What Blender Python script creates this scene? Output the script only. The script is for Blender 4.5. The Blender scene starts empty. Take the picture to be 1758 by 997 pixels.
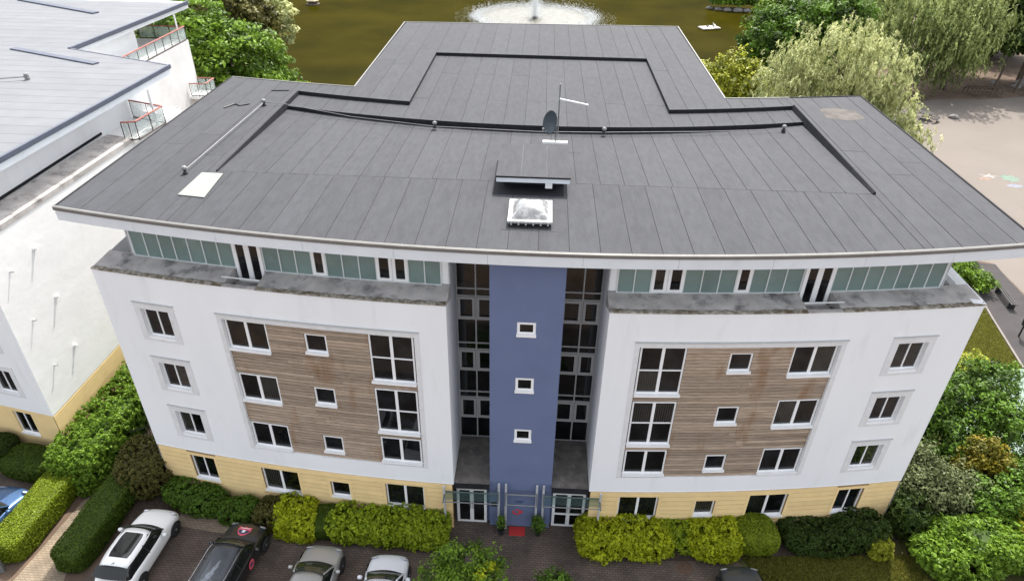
import bpy, bmesh, math, random
import numpy as np
from mathutils import Vector, Matrix
R_ = math.radians
scene = bpy.context.scene
COL = scene.collection

# ------------------------------------------------------------------ camera
cam_d = bpy.data.cameras.new('camera'); cam = bpy.data.objects.new('camera', cam_d); COL.objects.link(cam)
def set_camera(h=25.0, pitch=33.2, yaw=-2.1, roll=1.15, f=24.0):
    p, y, r = R_(pitch), R_(yaw), R_(roll)
    F = Vector((math.sin(y)*math.cos(p), math.cos(y)*math.cos(p), -math.sin(p)))
    Rt = Vector((math.cos(y), -math.sin(y), 0)); U = Rt.cross(F)
    R2 = Rt*math.cos(r) + U*math.sin(r); U2 = -Rt*math.sin(r) + U*math.cos(r)
    m = Matrix((R2, U2, -F)).transposed().to_4x4(); m.translation = Vector((0, 0, h))
    cam.matrix_world = m
    cam_d.lens = f; cam_d.sensor_width = 36; cam_d.clip_end = 2000; cam_d.clip_start = .3
set_camera()
scene.camera = cam

# ------------------------------------------------------------------ sky, sun, exposure
SUN_AZ, SUN_EL = 14.0, 56.0            # azimuth measured from +Y towards +X
w = bpy.data.worlds.new('World'); scene.world = w; w.use_nodes = True
nt = w.node_tree; bg = nt.nodes['Background']; bg.inputs[1].default_value = .15
sky = nt.nodes.new('ShaderNodeTexSky'); sky.sky_type = 'NISHITA'; sky.sun_disc = False
sky.sun_elevation = R_(SUN_EL); sky.sun_rotation = R_(SUN_AZ); sky.dust_density = 3.0; sky.air_density = 1.0; sky.ozone_density = 1.0
hsv = nt.nodes.new('ShaderNodeHueSaturation'); hsv.inputs['Saturation'].default_value = .28      # thin bright cloud veil: a whiter sky
nt.links.new(sky.outputs[0], hsv.inputs['Color']); nt.links.new(hsv.outputs[0], bg.inputs[0])
sl = bpy.data.lights.new('sun', 'SUN'); sl.energy = 2.45; sl.angle = R_(.6); sl.color = (1, .95, .87)
sun = bpy.data.objects.new('sun', sl); COL.objects.link(sun)
sd = Vector((math.sin(R_(SUN_AZ))*math.cos(R_(SUN_EL)), math.cos(R_(SUN_AZ))*math.cos(R_(SUN_EL)), math.sin(R_(SUN_EL))))
sun.rotation_euler = sd.to_track_quat('Z', 'Y').to_euler(); sun.location = (0, 0, 60)
scene.view_settings.view_transform = 'Standard'; scene.view_settings.look = 'None'
scene.view_settings.exposure = 1.6; scene.view_settings.gamma = 1.0; scene.view_settings.use_curve_mapping = False

# ------------------------------------------------------------------ materials
def new_mat(name):
    m = bpy.data.materials.new(name); m.use_nodes = True
    return m, m.node_tree, m.node_tree.nodes['Principled BSDF']
def mat(name, col, rough=.7, metal=0, spec=.4, var=.12, scale=3.0, bump=0, bscale=40, objvar=0, detail=6, dirt=None, dscale=.6, dlo=.55, dhi=.75, stretch=(1,1,1)):
    """colour with procedural variation (noise), optional per-object variation, stains of another colour and fine bump"""
    m, t, b = new_mat(name); n, L = t.nodes, t.links
    b.inputs['Roughness'].default_value = rough; b.inputs['Metallic'].default_value = metal; b.inputs['Specular IOR Level'].default_value = spec
    tc = n.new('ShaderNodeTexCoord'); mp = n.new('ShaderNodeMapping'); mp.inputs['Scale'].default_value = stretch
    L.new(tc.outputs['Object'], mp.inputs['Vector'])
    nz = n.new('ShaderNodeTexNoise'); nz.inputs['Scale'].default_value = scale; nz.inputs['Detail'].default_value = detail; L.new(mp.outputs[0], nz.inputs['Vector'])
    hs = n.new('ShaderNodeHueSaturation'); hs.inputs['Color'].default_value = (*col, 1)
    mr = n.new('ShaderNodeMapRange'); mr.inputs[1].default_value = .3; mr.inputs[2].default_value = .7; mr.inputs[3].default_value = 1-var; mr.inputs[4].default_value = 1+var
    L.new(nz.outputs['Fac'], mr.inputs[0]); out = mr.outputs[0]
    if objvar:
        oi = n.new('ShaderNodeObjectInfo'); mr2 = n.new('ShaderNodeMapRange'); mr2.inputs[3].default_value = 1-objvar; mr2.inputs[4].default_value = 1+objvar
        L.new(oi.outputs['Random'], mr2.inputs[0]); mu = n.new('ShaderNodeMath'); mu.operation = 'MULTIPLY'
        L.new(out, mu.inputs[0]); L.new(mr2.outputs[0], mu.inputs[1]); out = mu.outputs[0]
    L.new(out, hs.inputs['Value']); c = hs.outputs[0]
    if dirt:
        n2 = n.new('ShaderNodeTexNoise'); n2.inputs['Scale'].default_value = dscale; n2.inputs['Detail'].default_value = 8; n2.inputs['Roughness'].default_value = .7; L.new(mp.outputs[0], n2.inputs['Vector'])
        r3 = n.new('ShaderNodeMapRange'); r3.inputs[1].default_value = dlo; r3.inputs[2].default_value = dhi; L.new(n2.outputs['Fac'], r3.inputs[0])
        mx = n.new('ShaderNodeMix'); mx.data_type = 'RGBA'; L.new(r3.outputs[0], mx.inputs[0]); L.new(c, mx.inputs[6]); mx.inputs[7].default_value = (*dirt, 1); c = mx.outputs[2]
    L.new(c, b.inputs['Base Color'])
    if bump:
        nb = n.new('ShaderNodeTexNoise'); nb.inputs['Scale'].default_value = bscale; nb.inputs['Detail'].default_value = 4; L.new(mp.outputs[0], nb.inputs['Vector'])
        bp = n.new('ShaderNodeBump'); bp.inputs['Strength'].default_value = bump; bp.inputs['Distance'].default_value = .02; L.new(nb.outputs['Fac'], bp.inputs['Height']); L.new(bp.outputs[0], b.inputs['Normal'])
    return m
def brick_mat(name, c1, c2, cm, scale, bw=.5, rh=.25, mort=.02, rot=0):
    m, t, b = new_mat(name); n, L = t.nodes, t.links
    tc = n.new('ShaderNodeTexCoord'); mp = n.new('ShaderNodeMapping'); mp.inputs['Rotation'].default_value = (0, 0, rot); L.new(tc.outputs['Object'], mp.inputs[0])
    br = n.new('ShaderNodeTexBrick'); br.inputs['Scale'].default_value = scale; br.inputs['Brick Width'].default_value = bw; br.inputs['Row Height'].default_value = rh; br.inputs['Mortar Size'].default_value = mort
    br.inputs['Color1'].default_value = (*c1, 1); br.inputs['Color2'].default_value = (*c2, 1); br.inputs['Mortar'].default_value = (*cm, 1); L.new(mp.outputs[0], br.inputs['Vector'])
    nz = n.new('ShaderNodeTexNoise'); nz.inputs['Scale'].default_value = .8; nz.inputs['Detail'].default_value = 8; L.new(tc.outputs['Object'], nz.inputs[0])
    mr = n.new('ShaderNodeMapRange'); mr.inputs[1].default_value = .3; mr.inputs[2].default_value = .7; mr.inputs[3].default_value = .6; mr.inputs[4].default_value = 1.35; L.new(nz.outputs['Fac'], mr.inputs[0])
    hs = n.new('ShaderNodeHueSaturation'); L.new(mr.outputs[0], hs.inputs['Value']); L.new(br.outputs['Color'], hs.inputs['Color']); L.new(hs.outputs[0], b.inputs['Base Color'])
    bp = n.new('ShaderNodeBump'); bp.inputs['Strength'].default_value = .6; bp.inputs['Distance'].default_value = .01; bp.invert = True; L.new(br.outputs['Fac'], bp.inputs['Height']); L.new(bp.outputs[0], b.inputs['Normal'])
    b.inputs['Roughness'].default_value = .85
    return m
def leaf_mat(name, dark, light, trans=.3, rough=.5):
    m, t, b = new_mat(name); n, L = t.nodes, t.links
    at = n.new('ShaderNodeAttribute'); at.attribute_name = 'tone'
    mx = n.new('ShaderNodeMix'); mx.data_type = 'RGBA'; L.new(at.outputs['Fac'], mx.inputs[0]); mx.inputs[6].default_value = (*dark, 1); mx.inputs[7].default_value = (*light, 1)
    L.new(mx.outputs[2], b.inputs['Base Color']); b.inputs['Roughness'].default_value = rough; b.inputs['Specular IOR Level'].default_value = .18
    tr = n.new('ShaderNodeBsdfTranslucent'); L.new(mx.outputs[2], tr.inputs[0])
    ms = n.new('ShaderNodeMixShader'); ms.inputs[0].default_value = trans; L.new(b.outputs[0], ms.inputs[1]); L.new(tr.outputs[0], ms.inputs[2]); L.new(ms.outputs[0], n['Material Output'].inputs[0])
    return m
def pane_mat(name, col, stripes=None):
    m, t, b = new_mat(name); n, L = t.nodes, t.links
    b.inputs['Roughness'].default_value = .04; b.inputs['Specular IOR Level'].default_value = .5
    oi = n.new('ShaderNodeObjectInfo'); tc = n.new('ShaderNodeTexCoord')
    nz = n.new('ShaderNodeTexNoise'); nz.inputs['Scale'].default_value = 1.3; nz.noise_dimensions = '4D'; L.new(oi.outputs['Random'], nz.inputs['W']); L.new(tc.outputs['Object'], nz.inputs['Vector'])
    mr = n.new('ShaderNodeMapRange'); mr.inputs[1].default_value = .45; mr.inputs[2].default_value = .75; mr.inputs[3].default_value = .5; mr.inputs[4].default_value = 2.2; L.new(nz.outputs['Fac'], mr.inputs[0])
    hs = n.new('ShaderNodeHueSaturation'); hs.inputs['Color'].default_value = (*col, 1); L.new(mr.outputs[0], hs.inputs['Value']); c = hs.outputs[0]
    if stripes:
        wv = n.new('ShaderNodeTexWave'); wv.inputs['Scale'].default_value = 3.6; wv.inputs['Distortion'].default_value = .4; L.new(tc.outputs['Object'], wv.inputs['Vector'])
        mx = n.new('ShaderNodeMix'); mx.data_type = 'RGBA'; L.new(wv.outputs['Fac'], mx.inputs[0]); L.new(c, mx.inputs[6]); mx.inputs[7].default_value = (*stripes, 1); c = mx.outputs[2]
    L.new(c, b.inputs['Base Color'])
    return m

def timber_mat():
    m, t, b = new_mat('weathered_timber'); n, L = t.nodes, t.links
    tc = n.new('ShaderNodeTexCoord'); oi = n.new('ShaderNodeObjectInfo')
    mp = n.new('ShaderNodeMapping'); mp.inputs['Scale'].default_value = (.7, .7, 14); L.new(tc.outputs['Object'], mp.inputs[0])
    nz = n.new('ShaderNodeTexNoise'); nz.inputs['Scale'].default_value = 2.2; nz.inputs['Detail'].default_value = 8; nz.inputs['Roughness'].default_value = .65; L.new(mp.outputs[0], nz.inputs['Vector'])
    rp = n.new('ShaderNodeValToRGB'); e = rp.color_ramp.elements
    e[0].position = .25; e[0].color = (.18, .13, .092, 1); e[1].position = .75; e[1].color = (.49, .395, .31, 1)
    k = rp.color_ramp.elements.new(.5); k.color = (.335, .26, .195, 1); L.new(nz.outputs['Fac'], rp.inputs[0])
    mr = n.new('ShaderNodeMapRange'); mr.inputs[3].default_value = .78; mr.inputs[4].default_value = 1.22; L.new(oi.outputs['Random'], mr.inputs[0])
    hs = n.new('ShaderNodeHueSaturation'); L.new(mr.outputs[0], hs.inputs['Value']); L.new(rp.outputs[0], hs.inputs['Color'])
    # rusty run-off stains
    mp2 = n.new('ShaderNodeMapping'); mp2.inputs['Scale'].default_value = (1.5, 1.5, .42); mp2.inputs['Location'].default_value = (3.1, 0, 1.7); L.new(tc.outputs['Object'], mp2.inputs[0])
    n2 = n.new('ShaderNodeTexNoise'); n2.inputs['Scale'].default_value = .9; n2.inputs['Detail'].default_value = 6; L.new(mp2.outputs[0], n2.inputs['Vector'])
    r2 = n.new('ShaderNodeMapRange'); r2.inputs[1].default_value = .56; r2.inputs[2].default_value = .72; r2.inputs[4].default_value = .8; L.new(n2.outputs['Fac'], r2.inputs[0])
    mx = n.new('ShaderNodeMix'); mx.data_type = 'RGBA'; L.new(r2.outputs[0], mx.inputs[0]); L.new(hs.outputs[0], mx.inputs[6]); mx.inputs[7].default_value = (.22, .11, .045, 1)
    L.new(mx.outputs[2], b.inputs['Base Color']); b.inputs['Roughness'].default_value = .85; b.inputs['Specular IOR Level'].default_value = .2
    return m

M = {}
M['felt'] = mat('grey_roofing_felt', (.0415, .043, .049), .85, spec=.3, var=.13, scale=5, bump=.5, bscale=30, objvar=.07, dirt=(.051, .0525, .058), dscale=1.6, dlo=.5, dhi=.85, stretch=(1, .3, 1))
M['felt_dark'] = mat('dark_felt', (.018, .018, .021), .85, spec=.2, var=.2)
M['felt_pale'] = mat('pale_membrane', (.135, .142, .154), .8, var=.07, scale=.9, objvar=.05, dirt=(.13, .135, .145), dscale=.5)
M['render'] = mat('white_render', (.78, .79, .8), .9, spec=.2, var=.025, scale=.7, bump=.12, bscale=70, dirt=(.66, .665, .66), dscale=1.3, dlo=.55, dhi=.85, stretch=(1, 1, .22))
M['render_rough'] = mat('white_rough_render', (.8, .8, .79), .9, spec=.2, var=.03, scale=.8, bump=.5, bscale=2.2, dirt=(.7, .69, .67), dscale=.5, dlo=.55, dhi=.9, stretch=(1, 1, 1.7))
M['render_dim'] = mat('dim_white_render', (.62, .62, .61), .9, spec=.2, var=.04, scale=.8, bump=.5, bscale=2.2, dirt=(.53, .525, .51), dscale=.5, dlo=.5, dhi=.85)  # rough render with its colour darkened to hold back sunlight on the rear wing
M['surround'] = mat('grey_render_surround', (.66, .66, .66), .9, spec=.2, var=.05, scale=4, dirt=(.42, .4, .37), dscale=2.5, dlo=.6, dhi=.85)
M['cream'] = mat('cream_cladding', (.78, .58, .29), .8, spec=.2, var=.05, scale=2, objvar=.05, dirt=(.55, .36, .18), dscale=.9, dlo=.6, dhi=.95)
M['cream_back'] = mat('cream_joint', (.30, .20, .10), .9)
M['blue'] = mat('blue_grey_render', (.128, .160, .270), .85, spec=.25, var=.05, scale=.8, bump=.15, bscale=60, dirt=(.14, .172, .275), dscale=1.2)
M['timber'] = timber_mat()
M['timber_back'] = mat('dark_gap', (.05, .036, .025), .9)
M['upvc'] = mat('white_upvc', (.8, .8, .8), .45, var=.02)
M['alu'] = mat('grey_aluminium', (.42, .42, .41), .5, var=.05)
M['alu_pale'] = mat('pale_aluminium', (.62, .66, .66), .5, var=.04)
M['fascia'] = mat('pale_fascia_panel', (.66, .69, .72), .5, spec=.4, var=.04, scale=1.2, dirt=(.54, .56, .58), dscale=1.4, dlo=.55, dhi=.85)
M['trim'] = mat('metal_edge_trim', (.17, .165, .155), .45, metal=.2, var=.1, scale=3)
M['ledge'] = mat('weathered_ledge_felt', (.44, .415, .395), .95, spec=.2, var=.2, scale=1.6, bump=.4, bscale=30, dirt=(.15, .143, .14), dscale=1.1, dlo=.5, dhi=.66)
M['moss'] = mat('mossy_edge', (.30, .275, .235), .95, spec=.1, var=.5, scale=9, bump=.8, bscale=25, dirt=(.12, .095, .06), dscale=3.2, dlo=.42, dhi=.6)
M['concrete'] = mat('stained_concrete', (.15, .135, .12), .9, var=.3, scale=2.5, bump=.3, bscale=20, dirt=(.36, .34, .31), dscale=1.9, dlo=.56, dhi=.78)
M['teal'] = mat('teal_glass_panel', (.16, .225, .21), .3, spec=.5, var=.1, scale=1.2, objvar=.08, dirt=(.22, .285, .27), dscale=.9)
M['pane'] = pane_mat('dark_window_glass', (.006, .007, .008))
M['pane_blind'] = pane_mat('window_glass_with_vertical_blinds', (.016, .016, .015), (.040, .038, .033))
M['pane_brown'] = pane_mat('window_glass_with_brown_interior', (.020, .017, .014))
M['glass'] = mat('canopy_glass', (.25, .33, .32), .08, spec=.6)
M['galv'] = mat('galvanised_steel', (.22, .23, .23), .45, metal=.5, var=.1)
M['post'] = mat('pale_steel_post', (.55, .55, .56), .4, metal=.2)
M['black'] = mat('black_metal', (.015, .015, .016), .5)
M['white'] = mat('white_paint', (.8, .8, .79), .5, var=.03)
M['dome'] = mat('milky_dome', (.17, .175, .18), .15, spec=.6, var=.3, scale=2.5, dirt=(.32, .32, .32), dscale=2.5, dlo=.5, dhi=.6)
M['red_rail'] = mat('brown_red_handrail', (.30, .11, .09), .5)
M['rail_dark'] = mat('dark_bronze', (.06, .045, .04), .5)
M['clear'] = mat('pale_balustrade_glass', (.50, .57, .55), .1, spec=.5)
M['mat_red'] = mat('red_doormat', (.42, .03, .03), .95, var=.15, scale=20)
M['red'] = mat('red_print', (.55, .05, .05), .6)
M['pink'] = mat('pink_print', (.62, .10, .14), .4)
M['navy'] = mat('navy_print', (.03, .05, .12), .4)
M['sheet'] = mat('pale_green_sheet', (.20, .215, .19), .6, var=.04)
M['conduit'] = mat('pale_conduit', (.2, .2, .2), .5)
M['wire'] = mat('pale_conductor', (.17, .17, .17), .5)
M['soil'] = mat('dark_soil', (.055, .038, .028), .95, var=.4, scale=6, bump=.6, bscale=15)
M['pavers'] = brick_mat('brown_block_paving', (.118, .085, .066), (.086, .063, .051), (.042, .033, .027), 1.0, .22, .11, .012)
M['pavers_tan'] = brick_mat('tan_block_paving', (.25, .195, .135), (.205, .16, .11), (.12, .095, .07), 1.0, .22, .11, .010)
M['tarmac_tan'] = mat('pale_playground_tarmac', (.150, .130, .113), .95, var=.08, scale=.12, bump=.3, bscale=30, dirt=(.132, .113, .099), dscale=.2)
M['tarmac'] = mat('grey_tarmac', (.042, .038, .038), .95, var=.15, scale=1, bump=.3, bscale=50)
M['earth'] = mat('bare_brown_earth', (.11, .075, .052), .95, var=.35, scale=.8, bump=.5, bscale=6)
M['lawn'] = mat('lawn', (.06, .06, .014), .95, var=.3, scale=2.5, bump=.5, bscale=30, dirt=(.095, .08, .025), dscale=.8)
M['court'] = mat('pale_green_court', (.16, .215, .18), .8, var=.05)
M['bark'] = mat('bark', (.09, .068, .05), .9, var=.3, scale=6, bump=.6, bscale=12, stretch=(1, 1, .3))
M['stone'] = mat('pale_stone', (.2, .19, .18), .9, var=.2)
M['kerb'] = mat('pale_kerb', (.17, .15, .135), .9)
LF = {}
LF['green'] = leaf_mat('mid_green_leaves', (0.025, 0.05, 0.006), (0.13, 0.24, 0.025))
LF['bright'] = leaf_mat('bright_green_leaves', (0.045, 0.09, 0.008), (0.2, 0.33, 0.03))
LF['dark'] = leaf_mat('dark_green_leaves', (0.016, 0.03, 0.005), (0.06, 0.1, 0.016))
LF['yellow'] = leaf_mat('yellow_green_leaves', (.15, .19, .007), (.50, .55, .02))
LF['olive'] = leaf_mat('olive_leaves', (0.04, 0.04, 0.01), (0.15, 0.14, 0.035))
LF['willow'] = leaf_mat('pale_willow_leaves', (.19, .22, .07), (.66, .68, .34), .35)
LF['willow2'] = leaf_mat('willow_leaves', (.10, .14, .035), (.42, .48, .18), .35)
LF['goldgreen'] = leaf_mat('golden_green_leaves', (0.12, 0.14, 0.01), (0.4, 0.42, 0.035))
LF['greygreen'] = leaf_mat('grey_green_leaves', (.045, .06, .018), (.17, .20, .085))
LF['orange'] = leaf_mat('orange_leaves', (.075, .08, .008), (.27, .215, .02))
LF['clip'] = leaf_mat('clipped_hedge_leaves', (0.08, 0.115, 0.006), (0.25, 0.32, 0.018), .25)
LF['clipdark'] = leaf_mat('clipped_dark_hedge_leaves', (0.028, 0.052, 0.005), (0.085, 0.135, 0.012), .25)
LF['lime'] = leaf_mat('lime_green_leaves', (.10, .155, .008), (.37, .47, .025))
LF['grass'] = leaf_mat('grass_blades', (0.09, 0.11, 0.015), (0.3, 0.28, 0.06), .3)

# ------------------------------------------------------------------ object helpers
def prop(o, label=None, cat=None, group=None, kind=None):
    if label: o['label'] = label
    if cat: o['category'] = cat
    if group: o['group'] = group
    if kind: o['kind'] = kind
    return o
def empty(name, loc=(0, 0, 0), rz=0):
    o = bpy.data.objects.new(name, None); o.location = loc; o.rotation_euler = (0, 0, rz); COL.objects.link(o); o.empty_display_size = .2
    return o
class MB:
    def __init__(s): s.v = []; s.f = []
    def add(s, v, f):
        k = len(s.v); s.v += [tuple(p) for p in v]; s.f += [tuple(i+k for i in q) for q in f]; return s
    def hexa(s, p): return s.add(p, [(0, 3, 2, 1), (4, 5, 6, 7), (0, 1, 5, 4), (1, 2, 6, 5), (2, 3, 7, 6), (3, 0, 4, 7)])
    def box(s, x0, x1, y0, y1, z0, z1):
        return s.hexa([(x0, y0, z0), (x1, y0, z0), (x1, y1, z0), (x0, y1, z0), (x0, y0, z1), (x1, y0, z1), (x1, y1, z1), (x0, y1, z1)])
    def quad(s, a, b, c, d): return s.add([a, b, c, d], [(0, 1, 2, 3)])
    def tube(s, pts, r, n=8, r2=None, caps=True):
        pts = [Vector(p) for p in pts]; m = len(pts); rings = []
        for i, p in enumerate(pts):
            t = (pts[min(i+1, m-1)]-pts[max(i-1, 0)]).normalized(); a = t.orthogonal().normalized()
            if i and abs(t.dot(pa)) < .95: a = (pa-t*pa.dot(t)).normalized()
            pa = a; b = t.cross(a); rr = r if r2 is None else r+(r2-r)*i/(m-1)
            rings.append([p+(a*math.cos(2*math.pi*k/n)+b*math.sin(2*math.pi*k/n))*rr for k in range(n)])
        v = [q for g in rings for q in g]; f = [(i*n+k, i*n+(k+1) % n, (i+1)*n+(k+1) % n, (i+1)*n+k) for i in range(m-1) for k in range(n)]
        if caps: f += [tuple(range(n-1, -1, -1)), tuple((m-1)*n+k for k in range(n))]
        return s.add(v, f)
    def lathe(s, prof, c=(0, 0, 0), n=20, axis='z'):
        v = []; 
        for r, z in prof:
            for k in range(n):
                a = 2*math.pi*k/n; p = (r*math.cos(a), r*math.sin(a), z)
                if axis == 'x': p = (p[2], p[0], p[1])
                elif axis == 'y': p = (p[0], p[2], p[1])
                v.append((p[0]+c[0], p[1]+c[1], p[2]+c[2]))
        m = len(prof); f = [(i*n+k, i*n+(k+1) % n, (i+1)*n+(k+1) % n, (i+1)*n+k) for i in range(m-1) for k in range(n)]
        f += [tuple(range(n-1, -1, -1)), tuple((m-1)*n+k for k in range(n))]
        return s.add(v, f)
    def build(s, name, material, parent=None, smooth=False, fix=True):
        me = bpy.data.meshes.new(name); me.from_pydata(s.v, [], s.f)
        if fix:
            bm = bmesh.new(); bm.from_mesh(me); bmesh.ops.recalc_face_normals(bm, faces=bm.faces); bm.to_mesh(me); bm.free()
        if smooth: me.polygons.foreach_set('use_smooth', [True]*len(me.polygons))
        me.materials.append(M.get(material, LF.get(material)) if isinstance(material, str) else material)
        o = bpy.data.objects.new(name, me); COL.objects.link(o); o.parent = parent
        return o
def poly_prism(mb, pts, z0, z1):
    n = len(pts); mb.add([(x, y, z0) for x, y in pts]+[(x, y, z1) for x, y in pts], [tuple(range(n-1, -1, -1)), tuple(range(n, 2*n))]+[(i, (i+1) % n, n+(i+1) % n, n+i) for i in range(n)])
    return mb
def sheet_poly(name, pts, z, material, kind='structure', thick=0):
    mb = MB()
    if thick: poly_prism(mb, pts, z-thick, z)
    else: mb.add([(x, y, z) for x, y in pts], [tuple(range(len(pts)))])
    o = mb.build(name, material); o['kind'] = kind
    return o

# ================================================================== GROUND
POND = [(-70, 150), (-62, 110), (-48, 84), (-34, 70), (-12, 62), (10, 60), (20, 68), (24, 80), (27, 92), (34, 104), (46, 120), (60, 150), (70, 210), (-90, 210)]
def ground():
    # terrain with the pond cut out of it, the bank dropping to the water
    mb = MB(); n = len(POND); big = [(-500, -300), (500, -300), (500, 700), (-500, 700)]
    bm = bmesh.new(); vs = [bm.verts.new((x, y, 0)) for x, y in big]; ps = [bm.verts.new((x, y, 0)) for x, y in POND]
    es = [bm.edges.new((vs[i], vs[(i+1) % 4])) for i in range(4)]+[bm.edges.new((ps[i], ps[(i+1) % n])) for i in range(n)]
    bmesh.ops.triangle_fill(bm, use_beauty=True, edges=es)
    low = [bm.verts.new((x, y, -1.6)) for x, y in POND]
    for i in range(n): bm.faces.new((ps[i], ps[(i+1) % n], low[(i+1) % n], low[i]))
    bmesh.ops.recalc_face_normals(bm, faces=bm.faces)
    me = bpy.data.meshes.new('ground'); bm.to_mesh(me); bm.free(); me.materials.append(M['earth'])
    if me.polygons and sum(p.normal.z for p in me.polygons) < 0: me.flip_normals()
    o = bpy.data.objects.new('ground', me); COL.objects.link(o); o['kind'] = 'structure'
    # water
    m, t, b = new_mat('murky_olive_water'); nn, L = t.nodes, t.links
    df = nn.new('ShaderNodeBsdfDiffuse'); gg = nn.new('ShaderNodeBsdfGlossy'); gg.inputs['Roughness'].default_value = .08; mw_ = nn.new('ShaderNodeMixShader'); mw_.inputs[0].default_value = .007; L.new(df.outputs[0], mw_.inputs[1]); L.new(gg.outputs[0], mw_.inputs[2]); L.new(mw_.outputs[0], nn['Material Output'].inputs[0])
    tc = nn.new('ShaderNodeTexCoord'); nz = nn.new('ShaderNodeTexNoise'); nz.inputs['Scale'].default_value = .09; nz.inputs['Detail'].default_value = 5; L.new(tc.outputs['Object'], nz.inputs[0])
    rp = nn.new('ShaderNodeValToRGB'); rp.color_ramp.elements[0].position = .3; rp.color_ramp.elements[0].color = (.016, .0145, .0012, 1); rp.color_ramp.elements[1].position = .7; rp.color_ramp.elements[1].color = (.031, .026, .0022, 1)  # noise patches in the water colour stand in for soft reflections
    L.new(nz.outputs['Fac'], rp.inputs[0]); L.new(rp.outputs[0], df.inputs['Color'])
    nb = nn.new('ShaderNodeTexNoise'); nb.inputs['Scale'].default_value = 1.4; nb.inputs['Detail'].default_value = 5; L.new(tc.outputs['Object'], nb.inputs[0])
    bp = nn.new('ShaderNodeBump'); bp.inputs['Strength'].default_value = .5; bp.inputs['Distance'].default_value = .12; L.new(nb.outputs['Fac'], bp.inputs['Height']); L.new(bp.outputs[0], gg.inputs['Normal']); L.new(bp.outputs[0], df.inputs['Normal'])
    M['water'] = m
    sheet_poly('pond_water', [(-120, 50), (100, 50), (100, 230), (-120, 230)], -1.0, 'water')
    # forecourt, path, lawn, playground
    sheet_poly('forecourt_paving', [(-18.0, 5), (60, 5), (60, 17.2), (14.4, 17.25), (9.8, 17.3), (9.0, 18.15), (2.4, 17.9), (2.2, 19.7), (-3.0, 19.7), (-3.2, 17.9), (-8.3, 18.1), (-12, 18.7), (-15.2, 19.1), (-16.6, 18.9), (-17.6, 15.6)], .008, 'pavers')
    sheet_poly('parking_paving', [(-40, 5), (-20.9, 5), (-20.9, 15.2), (-22.0, 17.2), (-22.1, 20.2), (-26, 21.3), (-40, 22)], .008, 'pavers')
    sheet_poly('footpath', [(-20.35, 15.2), (-18.2, 15.2), (-18.6, 17), (-18.62, 20), (-18.55, 24), (-18.2, 36), (-19.1, 36), (-19.5, 24), (-19.75, 20), (-20.1, 17)], .012, 'pavers_tan')
    sheet_poly('kerb_strip', [(-15.3, 18.55), (-12.2, 18.15), (-11.9, 18.75), (-15.1, 19.15)], .012, 'pavers_tan')
    sheet_poly('planting_bed', [(-18.4, 16.0), (-17.9, 16.0), (-16.5, 19), (-12, 18.75), (-8.3, 18.15), (-3.2, 17.95), (-3.2, 19.6), (-16.5, 21.5), (-18.5, 23)], .006, 'soil')
    sheet_poly('shrub_border', [(2.4, 17.9), (9.0, 18.15), (9.3, 18.35), (14.6, 18.75), (15.6, 18.6), (17.0, 20.9), (9, 20.2), (2.4, 19.6)], .016, 'soil')
    sheet_poly('lawn', [(9.0, 18.1), (9.8, 17.3), (14.4, 17.25), (60, 17.2), (60, 30), (28.2, 30), (28.6, 32.1), (29.5, 37.1), (30.6, 44), (17, 60), (16.4, 20.9), (9, 19.8)], .004, 'lawn')
    sheet_poly('playground', [(30.6, 45.5), (33.4, 44.3), (33.2, 30), (110, 30), (110, 92), (62, 87), (54, 84.6), (47.5, 84), (41.5, 80.5), (36, 72), (20, 66), (17, 60)], .006, 'tarmac_tan')
    sheet_poly('tarmac_path', [(31.0, 44.6), (30.6, 42.5), (29.5, 37.1), (28.6, 32.1), (27.2, 24), (34, 24), (33.2, 39.5), (33.3, 42.4), (33.5, 44.2)], .010, 'tarmac')
    o = MB(); 
    for a, b_ in (((30.6, 42.5), (29.5, 37.1)), ((29.5, 37.1), (28.6, 32.1))):
        d = (Vector(b_)-Vector(a)).normalized(); nrm = Vector((-d.y, d.x))*.06
        poly_prism(o, [tuple(Vector(a)+nrm), tuple(Vector(b_)+nrm), tuple(Vector(b_)-nrm), tuple(Vector(a)-nrm)], 0, .09)
    k = o.build('kerb', 'kerb'); k['kind'] = 'structure'
    sheet_poly('sports_court', [(21.5, 30.9), (29.5, 32.2), (27.6, 22), (21.3, 22)], .014, 'court')
    # chalk drawings: two flat figures on the playground
ground()
def chalk(name, col, cx, cy, pts, label):
    M[name] = mat(name, col, .95, var=.3, scale=4)
    mb = MB(); mb.add([(cx+x, cy+y, .011) for x, y in pts], [tuple(range(len(pts)))]); o = mb.build(name, name); prop(o, label, 'chalk drawing', 'chalk drawings on the playground')
def star(r1, r2, n, sx=1.0, sy=1.0, rot=0): return [((r1 if k % 2 == 0 else r2)*math.cos(rot+math.pi*k/n)*sx, (r1 if k % 2 == 0 else r2)*math.sin(rot+math.pi*k/n)*sy) for k in range(2*n)]
chalk('chalk_bird', (.235, .225, .21), 41.7, 60.7, star(1.15, .35, 5, 1.0, .55), 'white chalk splash with long arms on the beige playground')
chalk('chalk_flower', (.13, .18, .145), 43.4, 60.3, star(1.0, .72, 7, .9, .9), 'round green chalk patch on the beige playground')
chalk('chalk_stripe', (.17, .18, .22), 42.9, 58.6, star(.9, .6, 4, 1.0, .5), 'bluish chalk patch nearest the building on the playground')
chalk('chalk_smear', (.24, .155, .12), 41.0, 60.0, star(.8, .4, 5, 1.0, .4), 'reddish chalk smear left of the green chalk patch')

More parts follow.
